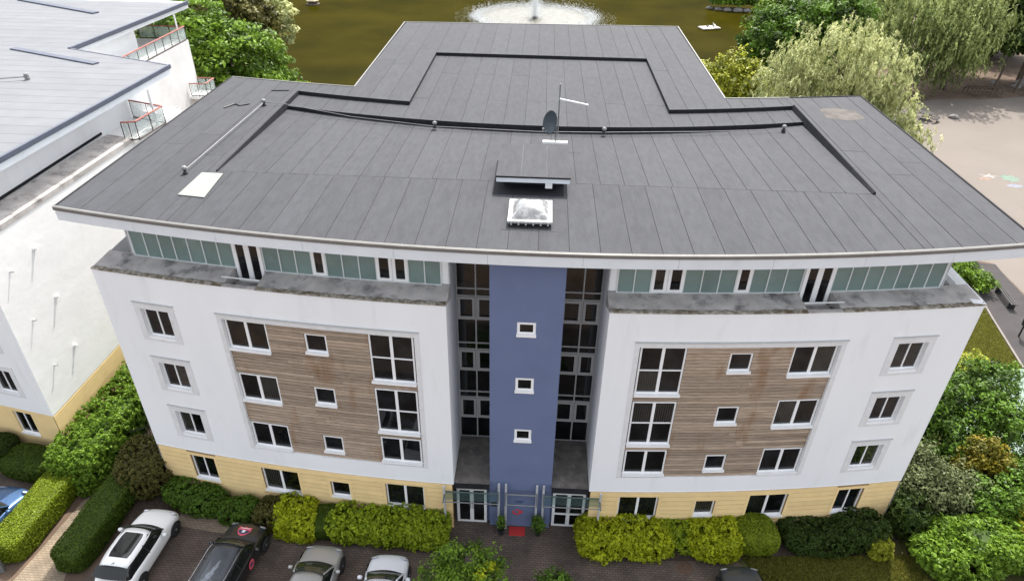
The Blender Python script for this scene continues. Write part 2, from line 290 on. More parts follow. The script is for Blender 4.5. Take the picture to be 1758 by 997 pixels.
# ================================================================== MAIN BUILDING
X0 = -.16; RW = 88.0; CY = 19.12+RW
def FP(bx, z, d=0.0, R=RW):
    """point of the bowed facade: lateral position bx, height z, d metres in front of the wall face"""
    x = bx+X0; a = math.asin(x/RW); r = R+d
    return (r*math.sin(a), CY-r*math.cos(a), z)
def abox(mb, x0, x1, z0, z1, d0, d1, R=RW, step=1.3):
    n = max(1, int(math.ceil(abs(x1-x0)/step))); v = []
    for i in range(n+1):
        x = x0+(x1-x0)*i/n
        v += [FP(x, z0, d0, R), FP(x, z0, d1, R), FP(x, z1, d1, R), FP(x, z1, d0, R)]
    f = [(0, 1, 2, 3), (4*n+3, 4*n+2, 4*n+1, 4*n)]
    for i in range(n):
        a, b = 4*i, 4*i+4
        f += [(a+k, a+(k+1) % 4, b+(k+1) % 4, b+k) for k in range(4)]
    return mb.add(v, f)
B = empty('apartment_building', (0, 21, 0))
prop(B, 'white rendered apartment block with grey felt roof, timber panels and blue stair tower', 'building')
def part(mb, name, material, parent=None, smooth=False):
    o = mb.build(name, material, parent or B, smooth)
    if (parent or B) is B: o.matrix_parent_inverse = Matrix.Translation((0, -21, 0))
    return o
def wall_with_openings(x0, x1, z0, z1, ops, depth, R=RW):
    xs = sorted({x0, x1, *[v for o in ops for v in o[:2]]}); zs = sorted({z0, z1, *[v for o in ops for v in o[2:4]]})
    e = []
    for a, b in zip(xs, xs[1:]):
        n = max(1, int(math.ceil((b-a)/1.2))); e += [a+(b-a)*i/n for i in range(n)]
    xs = e+[xs[-1]]; mb = MB()
    for a, b in zip(xs, xs[1:]):
        for c, d in zip(zs, zs[1:]):
            mx, mz = (a+b)/2, (c+d)/2
            if any(o[0] < mx < o[1] and o[2] < mz < o[3] for o in ops): continue
            mb.quad(FP(a, c), FP(b, c), FP(b, d), FP(a, d))
    for o in ops:
        a, b, c, d = o[:4]; k = [x for x in xs if a-1e-6 <= x <= b+1e-6]
        mb.quad(FP(a, c), FP(a, d), FP(a, d, -depth), FP(a, c, -depth)); mb.quad(FP(b, c), FP(b, c, -depth), FP(b, d, -depth), FP(b, d))
        for p, q in zip(k, k[1:]):
            mb.quad(FP(p, c), FP(p, c, -depth), FP(q, c, -depth), FP(q, c)); mb.quad(FP(p, d), FP(q, d), FP(q, d, -depth), FP(p, d, -depth))
    return mb
def sgn(s, a, b): return (a, b) if s > 0 else (-b, -a)
rnd = random.Random(4)
def window(s, a, b, z0, z1, cols=2, rows=1, d=-.13, fw=.055, mw=.07, sill=True, R=RW, name='window', fm='upvc', pm=None, mh=.05, sd=.06):
    """frame (the window itself), panes and sill; z0 is the bottom of the sill"""
    x0, x1 = sgn(s, a, b); zf = z0+(.10 if sill else 0); mb = MB(); f0, f1 = d-.05, d+.03
    abox(mb, x0, x0+fw, zf, z1, f0, f1, R); abox(mb, x1-fw, x1, zf, z1, f0, f1, R)
    abox(mb, x0+fw, x1-fw, zf, zf+fw, f0, f1, R); abox(mb, x0+fw, x1-fw, z1-fw, z1, f0, f1, R)
    ix0, ix1, iz0, iz1 = x0+fw, x1-fw, zf+fw, z1-fw
    pw = (ix1-ix0-(cols-1)*mw)/cols; ph = (iz1-iz0-(rows-1)*mh)/rows
    for c in range(1, cols): abox(mb, ix0+c*pw+(c-1)*mw, ix0+c*(pw+mw), iz0, iz1, f0, f1-.004, R)
    for r in range(1, rows):
        for c in range(cols): abox(mb, ix0+c*(pw+mw), ix0+c*(pw+mw)+pw, iz0+r*ph+(r-1)*mh, iz0+r*(ph+mh), f0, f1-.006, R)
    w_ = part(mb, name, fm)
    for c in range(cols):
        for r in range(rows):
            p = MB(); abox(p, ix0+c*(pw+mw)+.002, ix0+c*(pw+mw)+pw-.002, iz0+r*(ph+mh)+.002, iz0+r*(ph+mh)+ph-.002, d-.03, d-.005, R)
            p.build('pane', pm or rnd.choice(['pane', 'pane', 'pane', 'pane_blind']), w_)
    if sill:
        p = MB(); abox(p, x0-.03, x1+.03, z0, zf, d, sd, R); p.build('sill', 'upvc', w_)
    return w_
TOP = [10.2, 7.62, 5.04]
for s in (-1, 1):
    # white wall with openings for the outer windows and the timber panel
    ops = [(*sgn(s, 13.36, 14.5), t-1.36, t+.02) for t in TOP]+[(*sgn(s, 4.0, 11.22), 3.60, 10.26)]
    wx = sgn(s, 2.8, 16.05)
    wl = wall_with_openings(wx[0], wx[1], 2.78, 11.72, ops, .22)
    # bottom edge lip of the white wall
    abox(wl, wx[0], wx[1], 2.74, 2.78, -.2, .010)
    part(wl, 'wall', 'render')
    for t in TOP:                                   # raised surrounds round the outer windows
        mb = MB(); a, b = sgn(s, 13.1, 14.75)
        i0, i1 = sgn(s, 13.36, 14.5)
        abox(mb, a, i0, t-1.46, t+.30, 0, .022); abox(mb, i1, b, t-1.46, t+.30, 0, .022)
        abox(mb, i0, i1, t+.02, t+.30, 0, .022); abox(mb, i0, i1, t-1.46, t-1.36, 0, .022)
        part(mb, 'window_surround', 'surround')
        mb = MB(); abox(mb, a-.02, b+.02, t+.30, t+.33, -.0, .06); part(mb, 'drip_edge', 'alu')
        window(s, 13.38, 14.48, t-1.36, t, 2, d=-.14, mw=.05, sd=.0)
    # timber panel
    mb = MB(); a, b = sgn(s, 3.83, 11.4); i0, i1 = sgn(s, 4.0, 11.22)
    abox(mb, a, i0, 3.58, 10.48, 0, .022); abox(mb, i1, b, 3.58, 10.48, 0, .022); abox(mb, i0, i1, 10.26, 10.48, 0, .022)
    part(mb, 'panel_surround', 'surround')
    mb = MB(); abox(mb, a-.02, b+.02, 10.48, 10.51, 0, .07); part(mb, 'drip_edge', 'alu')
    mb = MB(); abox(mb, i0, i1, 3.6, 10.26, -.27, -.215); pan = part(mb, 'timber_panel', 'timber_back')
    wins = []
    for k, t in enumerate(TOP):
        wins += [(9.58, 11.18, t-1.4, t, 2, 1), (7.31, 8.14, t-1.18, t-.27, 1, 1)]
    wins += [(4.07, 5.72, 7.93, 10.2, 2, 2), (4.07, 5.72, 5.33, 7.6, 2, 2), (4.07, 5.72, 3.66, 5.05, 2, 1)]
    for a_, b_, z0, z1, c, r in wins: window(s, a_, b_, z0, z1, c, r, d=-.14, mw=.05 if c == 1 else .11, sd=.0 if c == 1 else .02, pm=None if c > 1 else 'pane', fw=.06)
    pitch = 6.62/44
    for i in range(44):                             # boards, cut where windows interrupt them
        z0 = 3.62+i*pitch; z1 = z0+pitch-.022; zm = (z0+z1)/2
        cuts = sorted((w_[0]-.01, w_[1]+.01) for w_ in wins if w_[2]-.01 < zm < w_[3]+.01)
        x = 4.02; segs = []
        for c0, c1 in cuts:
            if c0 > x+.06: segs.append((x, c0))
            x = max(x, c1)
        if x < 11.14: segs.append((x, 11.2))
        for a_, b_ in segs:
            if b_-a_ > 4.2:
                j = a_+(b_-a_)*rnd.uniform(.35, .65); sub = [(a_, j-.004), (j+.004, b_)]
            else: sub = [(a_, b_)]
            for p0, p1 in sub:
                mb = MB(); abox(mb, *sgn(s, p0, p1), z0, z1, -.215, -.07+rnd.uniform(-.008, .008)); mb.build('board', 'timber', pan)
    # ground floor in cream boards
    gw = [(13.36, 14.5, 1.0, 2.5, 2), (9.54, 11.2, 1.0, 2.46, 2), (7.3, 8.14, 1.2, 2.2, 1), (4.07, 5.72, 1.0, 2.46, 2)]
    mb = MB(); a, b = sgn(s, 2.85, 16.0)
    xs = [2.85, 3.98, 5.81, 7.21, 8.23, 9.45, 11.29, 13.27, 14.59, 16.0]
    back = wall_with_openings(a, b, -.3, 2.76, [(*sgn(s, g[0], g[1]), g[2], g[3]) for g in gw], .14)
    bk = part(back, 'ground_floor_wall', 'cream_back')
    for i in range(10):
        z0 = .02+i*.272; z1 = min(z0+.250, 2.735); zm = (z0+z1)/2; x = 2.87
        for g in sorted(gw)+[(15.97, 15.97, -9, 9, 0)]:
            if g[4] and not (g[2]-.1 < zm < g[3]+.12): continue
            e = g[0]-(.12 if g[4] else 0)
            mb = MB(); abox(mb, *sgn(s, x, e), z0, z1, .002, .028); mb.build('cladding_board', 'cream', bk); x = g[1]+.12
    for g in gw:
        mb = MB(); a, b = sgn(s, g[0], g[1])
        abox(mb, a-.115, a, g[2]-.1, g[3]+.12, .002, .034); abox(mb, b, b+.115, g[2]-.1, g[3]+.12, .002, .034); abox(mb, a, b, g[3], g[3]+.12, .002, .034); abox(mb, a, b, g[2]-.1, g[2], .002, .034)
        mb.build('window_surround', 'cream', bk)
        window(s, g[0]+.01, g[1]-.01, g[2], g[3]-.01, g[4], d=-.10, mw=.1 if g[1]-g[0] > 1.3 else .05, sd=.05)
    # end wall, inner return wall
    mb = MB(); e = s*16.05; p, q = FP(e, 0), FP(e, 11.7)
    mb.quad((p[0], p[1], -.3), (p[0], 36.2, -.3), (p[0], 36.2, 11.72), (p[0], p[1], 11.72)); part(mb, 'end_wall', 'render')
    mb = MB(); p = FP(s*2.8, 0); mb.add([(p[0], p[1], 2.74), (p[0], 22.1, 2.74), (p[0], 22.1, 13.62), (p[0], 20.1, 13.62), (p[0], 20.1, 11.72), (p[0], p[1], 11.72)], [(0, 1, 2, 3, 4, 5)])
    part(mb, 'return_wall', 'render')
    mb = MB(); part(mb.quad((s*16.05+X0, 36.2, -.3), (s*9.3+X0, 35.3, -.3), (s*9.3+X0, 35.3, 13.6), (s*16.05+X0, 36.2, 13.6)), 'rear_wall', 'render')
    mb = MB(); part(mb.quad((s*9.3+X0, 35.3, -1.2), (s*9.3+X0, 50.9, -1.2), (s*9.3+X0, 50.9, 13.6), (s*9.3+X0, 35.3, 13.6)), 'rear_wing_wall', 'render')

    # penthouse ledge: sloping felt top from the wall head up to the glazing, with a door notch
    dn0, dn1 = 9.62, 10.85
    def ledge_seg(a_, b_):
        mb = MB(); x0, x1 = sgn(s, a_, b_); n = max(1, int((x1-x0)/1.0)); v = []
        for i in range(n+1):
            x = x0+(x1-x0)*i/n; v += [FP(x, 11.695, -.02), FP(x, 11.722, .02), FP(x, 11.75, -.12), FP(x, 11.92, -1.06), FP(x, 11.3, -1.06)]
        f = [(0, 1, 2, 3, 4), tuple(5*n+k for k in (4, 3, 2, 1, 0))]+[(5*i+k, 5*i+k+1, 5*i+k+6, 5*i+k+5) for i in range(n) for k in range(4)]
        mb.add(v, f); part(mb, 'ledge', 'ledge')
        mb = MB(); n2 = int((x1-x0)/.12)
        v = []
        for i in range(n2+1):
            x = x0+(x1-x0)*i/n2; j = rnd.uniform(0, .04); v += [FP(x, 11.715, .03+j*.2), FP(x, 11.745+j*.4, .01+j*.2), FP(x, 11.765+rnd.uniform(0, .02), -.08-j*1.6), FP(x, 11.755, -.13-j*2.4)]
        mb.add(v, [(4*i+k, 4*i+k+1, 4*i+k+5, 4*i+k+4) for i in range(n2) for k in range(3)]); part(mb, 'mossy_kerb', 'moss')
    ledge_seg(2.8, dn0); ledge_seg(dn1, 16.05)
    mb = MB(); abox(mb, *sgn(s, dn0, dn1), 11.3, 11.36, -1.06, -.03); abox(mb, *sgn(s, dn0, dn1), 11.36, 11.71, -.12, -.004); abox(mb, *sgn(s, dn0, dn1), 11.712, 11.75, -.14, .027); part(mb, 'balcony_floor', 'ledge')
    mb = MB(); a, b = sgn(s, dn0-.1, dn1+.1); mb.tube([FP(a, 11.95, -.25), FP(b, 11.95, -.25)], .025); part(mb, 'balcony_rail', 'alu_pale')
    # penthouse glazing
    RG = RW-1.0
    lay = [('t', 3.12, 3.7), ('t', 3.7, 4.29), ('w', 4.29, 4.86), ('w', 4.86, 5.45), ('t', 5.45, 6.07), ('t', 6.07, 6.68), ('t', 6.68, 7.28), ('w', 7.28, 7.82), ('t', 7.82, 8.42), ('t', 8.42, 9.03), ('t', 9.03, 9.65)]
    lay += [('t', 10.79+.588*i, 10.79+.588*(i+1)) for i in range(7)]
    g = MB(); a, b = sgn(s, 2.82, 15.05); abox(g, a, b, 11.3, 13.62, -.12, -.06, RG); gl = part(g, 'penthouse_wall', 'render')
    mu = MB()
    for kind, a_, b_ in lay:
        x0, x1 = sgn(s, a_, b_)
        if kind == 't':
            mb = MB(); abox(mb, x0+.012, x1-.012, 11.93, 13.6, -.055, -.015, RG); mb.build('glass_panel', 'teal', gl)
        else: window(s, a_+.02, b_-.02, 11.94, 13.45, 1, d=.0, fw=.1, sill=False, R=RG, name='penthouse_window', pm='pane_brown' if rnd.random() < .4 else 'pane')
    for x in sorted({v for l in lay for v in l[1:]}):
        x_ = s*x; mb = MB(); abox(mb, x_-.018, x_+.018, 11.9, 13.6, -.05, .02, RG); mb.build('mullion', 'alu_pale', gl)
    for a_, b_ in ((3.1, dn0+.02), (dn1-.05, 14.92)):
        mb = MB(); abox(mb, *sgn(s, a_, b_), 11.86, 11.93, -.05, .035, RG); mb.build('sill_rail', 'alu_pale', gl)
    mb = MB(); abox(mb, *sgn(s, 3.1, 14.92), 13.5, 13.6, -.05, .03, RG); mb.build('head_rail', 'alu_pale', gl)
    window(s, 9.68, 10.76, 11.36, 13.45, 2, d=.03, fw=.13, mw=.2, sill=False, R=RG, name='balcony_door', pm='pane')
    mb = MB(); e = FP(s*15.05, 0, -1.0); mb.quad((e[0], e[1], 11.3), (e[0], 36, 11.3), (e[0], 36, 13.62), (e[0], e[1], 13.62)); part(mb, 'penthouse_end_wall', 'render')
# white upstand at the right end of the ledge
mb = MB(); p0, p1 = FP(16.07, 0, .01), FP(15.72, 0, -1.0)
mb.hexa([(p0[0]-.5, p0[1], 11.6), (p0[0], p0[1], 11.6), (p0[0], 36, 11.6), (p0[0]-.5, 36, 11.6), (p0[0]-.46, p0[1], 11.79), (p0[0], p0[1], 11.77), (p0[0], 36, 11.77), (p0[0]-.46, 36, 11.95)]); part(mb, 'end_upstand', 'render')

# stair glazing either side of the blue tower
YG = 22.0
ZL = [2.76, 3.93, 5.09, 5.41, 6.59, 7.70, 8.02, 9.2, 10.3, 10.64, 12.6, 13.62]
for s in (-1, 1):
    x0, x1 = (-2.96, -1.5) if s < 0 else (1.12, 2.64); xm = (x0+x1)/2 if s < 0 else 1.94
    if s < 0: xm = -2.21
    mb = MB()
    for x in (x0, x1): mb.box(x-.03, x+.03, YG-.06, YG+.06, 2.76, 13.62)
    mb.box(xm-.028, xm+.028, YG-.055, YG+.055, 2.76, 13.62)
    for z in ZL:
        mb.box(x0+.03, xm-.028, YG-.05, YG+.05, z-.03, z+.03); mb.box(xm+.028, x1-.03, YG-.05, YG+.05, z-.03, z+.03)
    gl = part(mb, 'stair_glazing', 'alu')
    for a, b in zip(ZL, ZL[1:]):
        for u0, u1 in ((x0+.03, xm-.028), (xm+.028, x1-.03)):
            cas = a in (3.93, 6.59, 9.2)
            if cas:
                c = MB(); k = .11
                c.box(u0+.01, u0+k, YG-.085, YG-.052, a+.035, b-.035); c.box(u1-k, u1-.01, YG-.085, YG-.052, a+.035, b-.035); c.box(u0+k, u1-k, YG-.085, YG-.052, a+.035, a+.035+k); c.box(u0+k, u1-k, YG-.085, YG-.052, b-.035-k, b-.035)
                c.build('casement_frame', 'alu', gl)
            c = MB(); c.box(u0+.002, u1-.002, YG-.02, YG+.01, a+.032, b-.032); c.build('pane', 'pane_brown' if a > 10 else 'pane', gl)
    # concrete canopy slab over the entrance, ground-floor infill with doors
    c = MB(); xa, xb = (-2.94, -1.48) if s < 0 else (1.10, 2.62); c.box(xa, xb, 19.2, YG-.03, 2.5, 2.76); part(c, 'entrance_slab', 'concrete')
    c = MB(); c.box(xa, xb, 19.18, 19.196, 2.5, 2.80); part(c, 'slab_edge', 'felt_dark')
    c = MB(); xi, xo = (-1.48, -2.96) if s < 0 else (1.10, 2.64)
    c.box(min(xi, xo), max(xi, xo), 19.62, 19.7, 0, 2.5); part(c, 'entrance_wall', 'blue')
    da, db = (-2.9, -1.62) if s < 0 else (1.2, 2.58); f = MB(); fw = .11; dm = (da+db)/2
    f.box(da, da+fw, 19.5, 19.6, .02, 2.14); f.box(db-fw, db, 19.5, 19.6, .02, 2.14); f.box(da+fw, db-fw, 19.5, 19.6, 2.04, 2.14); f.box(dm-.08, dm+.08, 19.5, 19.6, .1, 2.04); f.box(da+fw, db-fw, 19.5, 19.6, .02, .1)
    if s > 0: f.box(da+fw, dm-.08, 19.505, 19.595, .76, .84); f.box(dm+.08, db-fw, 19.505, 19.595, .76, .84)
    d_ = part(f, 'entrance_door', 'upvc')
    for u0, u1 in ((da+fw, dm-.08), (dm+.08, db-fw)):
        for z0, z1 in (((.1, 2.04),) if s < 0 else ((.1, .76), (.84, 2.04))):
            p = MB(); p.box(u0+.002, u1-.002, 19.54, 19.56, z0+.002, z1-.002); p.build('pane', 'pane', d_)
    p = MB(); p.tube([(dm-.05, 19.44, .95), (dm-.05, 19.44, 1.4)], .015); p.tube([(dm+.05, 19.44, .95), (dm+.05, 19.44, 1.4)], .015); p.build('handle', 'galv', d_)
# tower
TW = [(-.51, .16, 10.36, 10.98), (-.52, .17, 7.73, 8.44), (-.51, .16, 5.14, 5.82)]
TX0, TX1, TY = -1.48, 1.10, 19.4
mb = MB(); zs = sorted({0, 13.62, *[v for t in TW for v in t[2:]]}); 
for z0, z1 in zip(zs, zs[1:]):
    hit = [t for t in TW if t[2] <= z0+1e-6 and t[3] >= z1-1e-6]
    if hit:
        t = hit[0]; mb.quad((TX0, TY, z0), (t[0], TY, z0), (t[0], TY, z1), (TX0, TY, z1)); mb.quad((t[1], TY, z0), (TX1, TY, z0), (TX1, TY, z1), (t[1], TY, z1))
        a, b = t[0], t[1]; Y2 = TY+.12
        mb.quad((a, TY, z0), (b, TY, z0), (b, Y2, z0), (a, Y2, z0)); mb.quad((a, TY, z1), (a, Y2, z1), (b, Y2, z1), (b, TY, z1)); mb.quad((a, TY, z0), (a, Y2, z0), (a, Y2, z1), (a, TY, z1)); mb.quad((b, TY, z0), (b, TY, z1), (b, Y2, z1), (b, Y2, z0))
    else: mb.quad((TX0, TY, z0), (TX1, TY, z0), (TX1, TY, z1), (TX0, TY, z1))
mb.quad((TX0, TY, 0), (TX0, TY, 13.62), (TX0, 23, 13.62), (TX0, 23, 0)); mb.quad((TX1, TY, 0), (TX1, 23, 0), (TX1, 23, 13.62), (TX1, TY, 13.62))
part(mb, 'stair_tower', 'blue')
for a, b, z0, z1 in TW:
    f = MB(); k = .1; y0, y1 = TY+.02, TY+.1; zb = z0+.12
    f.box(a, a+k, y0, y1, zb, z1); f.box(b-k, b, y0, y1, zb, z1); f.box(a+k, b-k, y0, y1, zb, zb+k*.6); f.box(a+k, b-k, y0, y1, z1-k, z1); w_ = part(f, 'tower_window', 'upvc')
    p = MB(); p.box(a+k, b-k, y0+.03, y0+.05, zb+.06, z1-k); p.build('pane', 'pane', w_)
    p = MB(); p.box(a-.02, b+.02, TY-.05, y1, z0, zb-.002); p.build('sill', 'upvc', w_)
# tower door emblem (red ring with a bar), faint plaque
mb = MB()
for k in range(20):
    if 6 <= k <= 7: continue
    a0, a1 = 2*math.pi*k/20, 2*math.pi*(k+1)/20; c0 = (-.32, .93)
    mb.add([(c0[0]+r*math.cos(a)*1.1, TY-.004, c0[1]+r*math.sin(a)*1.1) for r, a in ((.17, a0), (.09, a0), (.09, a1), (.17, a1))], [(0, 1, 2, 3)])
mb.box(-.20, -.02, TY-.006, TY-.003, .93, .98); mb.box(-.14, -.09, TY-.0065, TY-.0035, .85, 1.06)
part(mb, 'door_emblem', 'red')
mb = MB(); mb.box(-.40, -.02, TY-.006, TY-.003, 1.60, 1.64); mb.box(-.34, -.08, TY-.006, TY-.003, 1.52, 1.555); part(mb, 'door_lettering', 'navy')
mb = MB(); mb.box(-1.42, -1.18, TY-.03, TY-.002, 1.25, 1.5); part(mb, 'entry_panel', 'black')
# entrance canopy: posts carrying glazed frames
for a, b in ((-3.35, -1.09), (-.79, .50), (.78, 3.12)):
    f = MB(); f.tube([(a-.03, 19.12, 2.34), (b+.03, 19.12, 2.34)], .032); f.tube([(a-.03, 18.62, 2.30), (b+.03, 18.62, 2.30)], .026)
    for x in (a, b): f.tube([(x, 19.3, 2.36), (x, 18.58, 2.28)], .03)
    cn = part(f, 'entrance_canopy', 'galv')
    for x in (a, b):
        py = 19.0 if abs(x) > 3 else 19.26; p = MB(); p.tube([(x, py, 0), (x, py, 2.80)], .05, 10); p.build('post', 'post', cn)
    if a != -.79:
        p = MB(); p.box(a+.02, b-.02, 18.64, 19.1, 2.395, 2.407); o = p.build('glass_sheet', 'glass', cn)
# make the canopy glass see-through
mg = M['glass']; t_ = mg.node_tree; bs = t_.nodes['Principled BSDF']; tr = t_.nodes.new('ShaderNodeBsdfTransparent'); tr.inputs[0].default_value = (.75, .82, .8, 1); ms = t_.nodes.new('ShaderNodeMixShader'); ms.inputs[0].default_value = .9
t_.links.new(bs.outputs[0], ms.inputs[1]); t_.links.new(tr.outputs[0], ms.inputs[2]); t_.links.new(ms.outputs[0], t_.nodes['Material Output'].inputs[0])
mg = M['clear']; t_ = mg.node_tree; bs = t_.nodes['Principled BSDF']; tr = t_.nodes.new('ShaderNodeBsdfTransparent'); ms = t_.nodes.new('ShaderNodeMixShader'); ms.inputs[0].default_value = .6
t_.links.new(bs.outputs[0], ms.inputs[1]); t_.links.new(tr.outputs[0], ms.inputs[2]); t_.links.new(ms.outputs[0], t_.nodes['Material Output'].inputs[0])

# ------------------------------------------------------------------ roof
ZR = 14.1; XL, XR = -16.85, 16.92; EXL, EXR = -9.85, 9.56
eave = lambda x: 18.9+x*x/148
yback = lambda x: 35.05+.006*x*x
extb = lambda x: 51.8+.05*x
cline = lambda x: 33.0+.01*x*x
sline = lambda x: 31.0+.0107*x*x
YM = 24.3; IXL, IXR = -12.5, 12.78; CXL, CXR, CBK = -6.55, 6.38, 43.0
Dst = lambda x: .46-.17*(x/12.6)**2
zrim = lambda x, y: ZR
zmid = lambda x, y: ZR-.15
zfront = lambda x, y: ZR-Dst(x)*max(0, min(1, (y-YM)/(sline(x)-YM)))
outl = [(XL+(XR-XL)*i/40, eave(XL+(XR-XL)*i/40)) for i in range(41)]+[(XR, yback(XR)), (13, yback(13)), (EXR, yback(EXR)), (EXR+.15, extb(EXR)), (EXL-.15, extb(EXL)), (EXL, yback(EXL)), (-13, yback(13)), (XL, yback(XL))]
mb = MB(); n = len(outl)
mb.add([(x, y, 13.60) for x, y in outl]+[(x, y, ZR-.03) for x, y in outl], [tuple(range(n))]+[(i, (i+1) % n, n+(i+1) % n, n+i) for i in range(n)])
roof = part(mb, 'roof', 'felt_dark')
def region(x0, x1, f0, f1, zf, nx=24, ny=3, dz=-.012, mbx=None):
    v = []; 
    for i in range(nx+1):
        x = x0+(x1-x0)*i/nx; a, b = f0(x), f1(x)
        for j in range(ny+1):
            y = a+(b-a)*j/ny; v.append((x, y, zf(x, y)+dz))
    mbx.add(v, [(i*(ny+1)+j, (i+1)*(ny+1)+j, (i+1)*(ny+1)+j+1, i*(ny+1)+j+1) for i in range(nx) for j in range(ny)])
base = MB()
region(XL, XR, eave, lambda x: YM, zrim, mbx=base)
region(XL, IXL, lambda x: YM, yback, zrim, 4, mbx=base); region(IXR, XR, lambda x: YM, yback, zrim, 4, mbx=base)
region(IXL, IXR, lambda x: YM, sline, zfront, mbx=base)
region(IXL, IXR, sline, cline, zmid, mbx=base); region(CXL, CXR, cline, lambda x: CBK, zmid, mbx=base)
region(IXL, EXL, cline, yback, zrim, 4, mbx=base); region(EXR, IXR, cline, yback, zrim, 4, mbx=base)
region(EXL-.1, CXL, cline, extb, zrim, 4, mbx=base); region(CXR, EXR+.1, cline, extb, zrim, 4, mbx=base); region(CXL, CXR, lambda x: CBK, extb, zrim, mbx=base)
base.build('roof_deck', 'felt_dark', roof)
def felt(x0, x1, f0, f1, zf, g=.009):
    a, b = x0+g, x1-g; ny = 5; v = []
    dz = rnd.uniform(0, .004)
    for x in (a, (a+b)/2, b):
        y0, y1 = f0(x)+g, f1(x)-g
        for j in range(ny+1):
            y = y0+(y1-y0)*j/ny; v.append((x, y, zf(x, y)+dz+(.003 if x == a else 0)))
    m_ = ny+1; top = len(v); v += [(p[0], p[1], p[2]-.02) for p in v]
    f = [(i*m_+j, (i+1)*m_+j, (i+1)*m_+j+1, i*m_+j+1) for i in range(2) for j in range(ny)]
    rim = [i*m_ for i in range(3)]+[2*m_+j for j in range(1, m_)]+[1*m_+ny, ny]+[j for j in range(ny-1, 0, -1)]
    f += [(rim[k], rim[k]+top, rim[(k+1) % len(rim)]+top, rim[(k+1) % len(rim)]) for k in range(len(rim))]
    mb = MB(); mb.add(v, f); mb.build('felt_sheet', 'felt', roof, fix=False)
def breaks(a, b, off=0.0, step=1.0, must=()):
    xs = [a]; x = math.floor(a)+off
    while x < b:
        if x > a+.3 and x < b-.3 and all(abs(x-m) > .3 for m in must): xs.append(x)
        x += step
    return sorted(xs+[m for m in must if a < m < b]+[b])
bx = breaks(XL, XR, .12, 1.0, (IXL, IXR))
for a, b in zip(bx, bx[1:]):
    m_ = (a+b)/2
    if IXL < m_ < IXR: felt(a, b, lambda x: eave(x)+.05, lambda x: YM, zrim)
    else:
        c1 = rnd.uniform(25.5, 30.5)
        felt(a, b, lambda x: eave(x)+.05, lambda x: c1, zrim); felt(a, b, lambda x: c1, lambda x: yback(x)-.05, zrim)
bx = breaks(IXL, IXR, .55, .93)
for a, b in zip(bx, bx[1:]): felt(a, b, lambda x: YM, sline, zfront)
bx = breaks(IXL, IXR, .3, 1.0, (CXL, CXR))
for i, (a, b) in enumerate(zip(bx, bx[1:])):
    if CXL-.01 < (a+b)/2 < CXR:
        c1 = 34.6+(i % 2)*4.6
        felt(a, b, sline, lambda x: c1, zmid); felt(a, b, lambda x: c1, lambda x: CBK, zmid)
    else: felt(a, b, sline, cline, zmid)
for p, q, up in ((IXL, EXL, yback), (EXL, CXL, extb), (CXR, EXR, extb), (EXR, IXR, yback)):
    bx = breaks(p, q, .3)
    for a, b in zip(bx, bx[1:]):
        if up is extb:
            c1 = rnd.uniform(38, 46); felt(a, b, cline, lambda x: c1, zrim); felt(a, b, lambda x: c1, lambda x: extb(x)-.05, zrim)
        else: felt(a, b, cline, lambda x: yback(x)-.05, zrim)
bx = breaks(CXL, CXR, .75)
for a, b in zip(bx, bx[1:]): felt(a, b, lambda x: CBK, lambda x: extb(x)-.05, zrim)
# upstands at the steps
def upstand(pts_lo, pts_hi):
    mb = MB(); n = len(pts_lo); mb.add(list(pts_lo)+list(pts_hi), [(i, i+1, n+i+1, n+i) for i in range(n-1)]); mb.build('step_upstand', 'felt_dark', roof)
N = 24; X = [IXL+(IXR-IXL)*i/N for i in range(N+1)]
upstand([(x, sline(x)-.012, zfront(x, sline(x))-.02) for x in X], [(x, sline(x)-.012, ZR-.132) for x in X])
def step_line(xa, xb, fn):
    X = [xa+(xb-xa)*i/8 for i in range(9)]; upstand([(x, fn(x)-.012, ZR-.18) for x in X], [(x, fn(x)-.012, ZR+.04) for x in X])
    mb = MB()
    for p, q in zip(X, X[1:]): mb.hexa([(p, fn(p)-.012, ZR-.02), (q, fn(q)-.012, ZR-.02), (q, fn(q)+.09, ZR-.02), (p, fn(p)+.09, ZR-.02), (p, fn(p)-.011, ZR+.041), (q, fn(q)-.011, ZR+.041), (q, fn(q)+.09, ZR+.02), (p, fn(p)+.09, ZR+.02)])
    mb.build('step_edge', 'felt', roof)
step_line(IXL, CXL, cline); step_line(CXR, IXR, cline); step_line(CXL, CXR, lambda x: CBK)
for x, sg in ((CXL, 1), (CXR, -1)):
    Y = [cline(x)+(CBK-cline(x))*i/6 for i in range(7)]; upstand([(x+sg*.012, y, ZR-.18) for y in Y], [(x+sg*.012, y, ZR+.03) for y in Y])
for x, sg, wd, hk in ((IXL, 1, .03, .06), (IXR, -1, .07, .11)):
    Y = [YM-.02+(cline(x)-YM)*i/12 for i in range(13)]; mb = MB(); v = []
    for y in Y: zb = min(zfront(x, y) if y < sline(x) else ZR-.15, ZR); v += [(x+sg*wd, y, zb-.03), (x+sg*wd, y, zb+.03), (x+sg*.012, y, ZR+hk), (x-sg*.03, y, ZR+hk), (x-sg*.06, y, ZR-.01)]
    mb.add(v, [(5*i+k, 5*i+k+1, 5*i+k+6, 5*i+k+5) for i in range(12) for k in range(4)]+[(0, 1, 2, 3, 4)]); mb.build('step_upstand', 'felt_dark', roof)
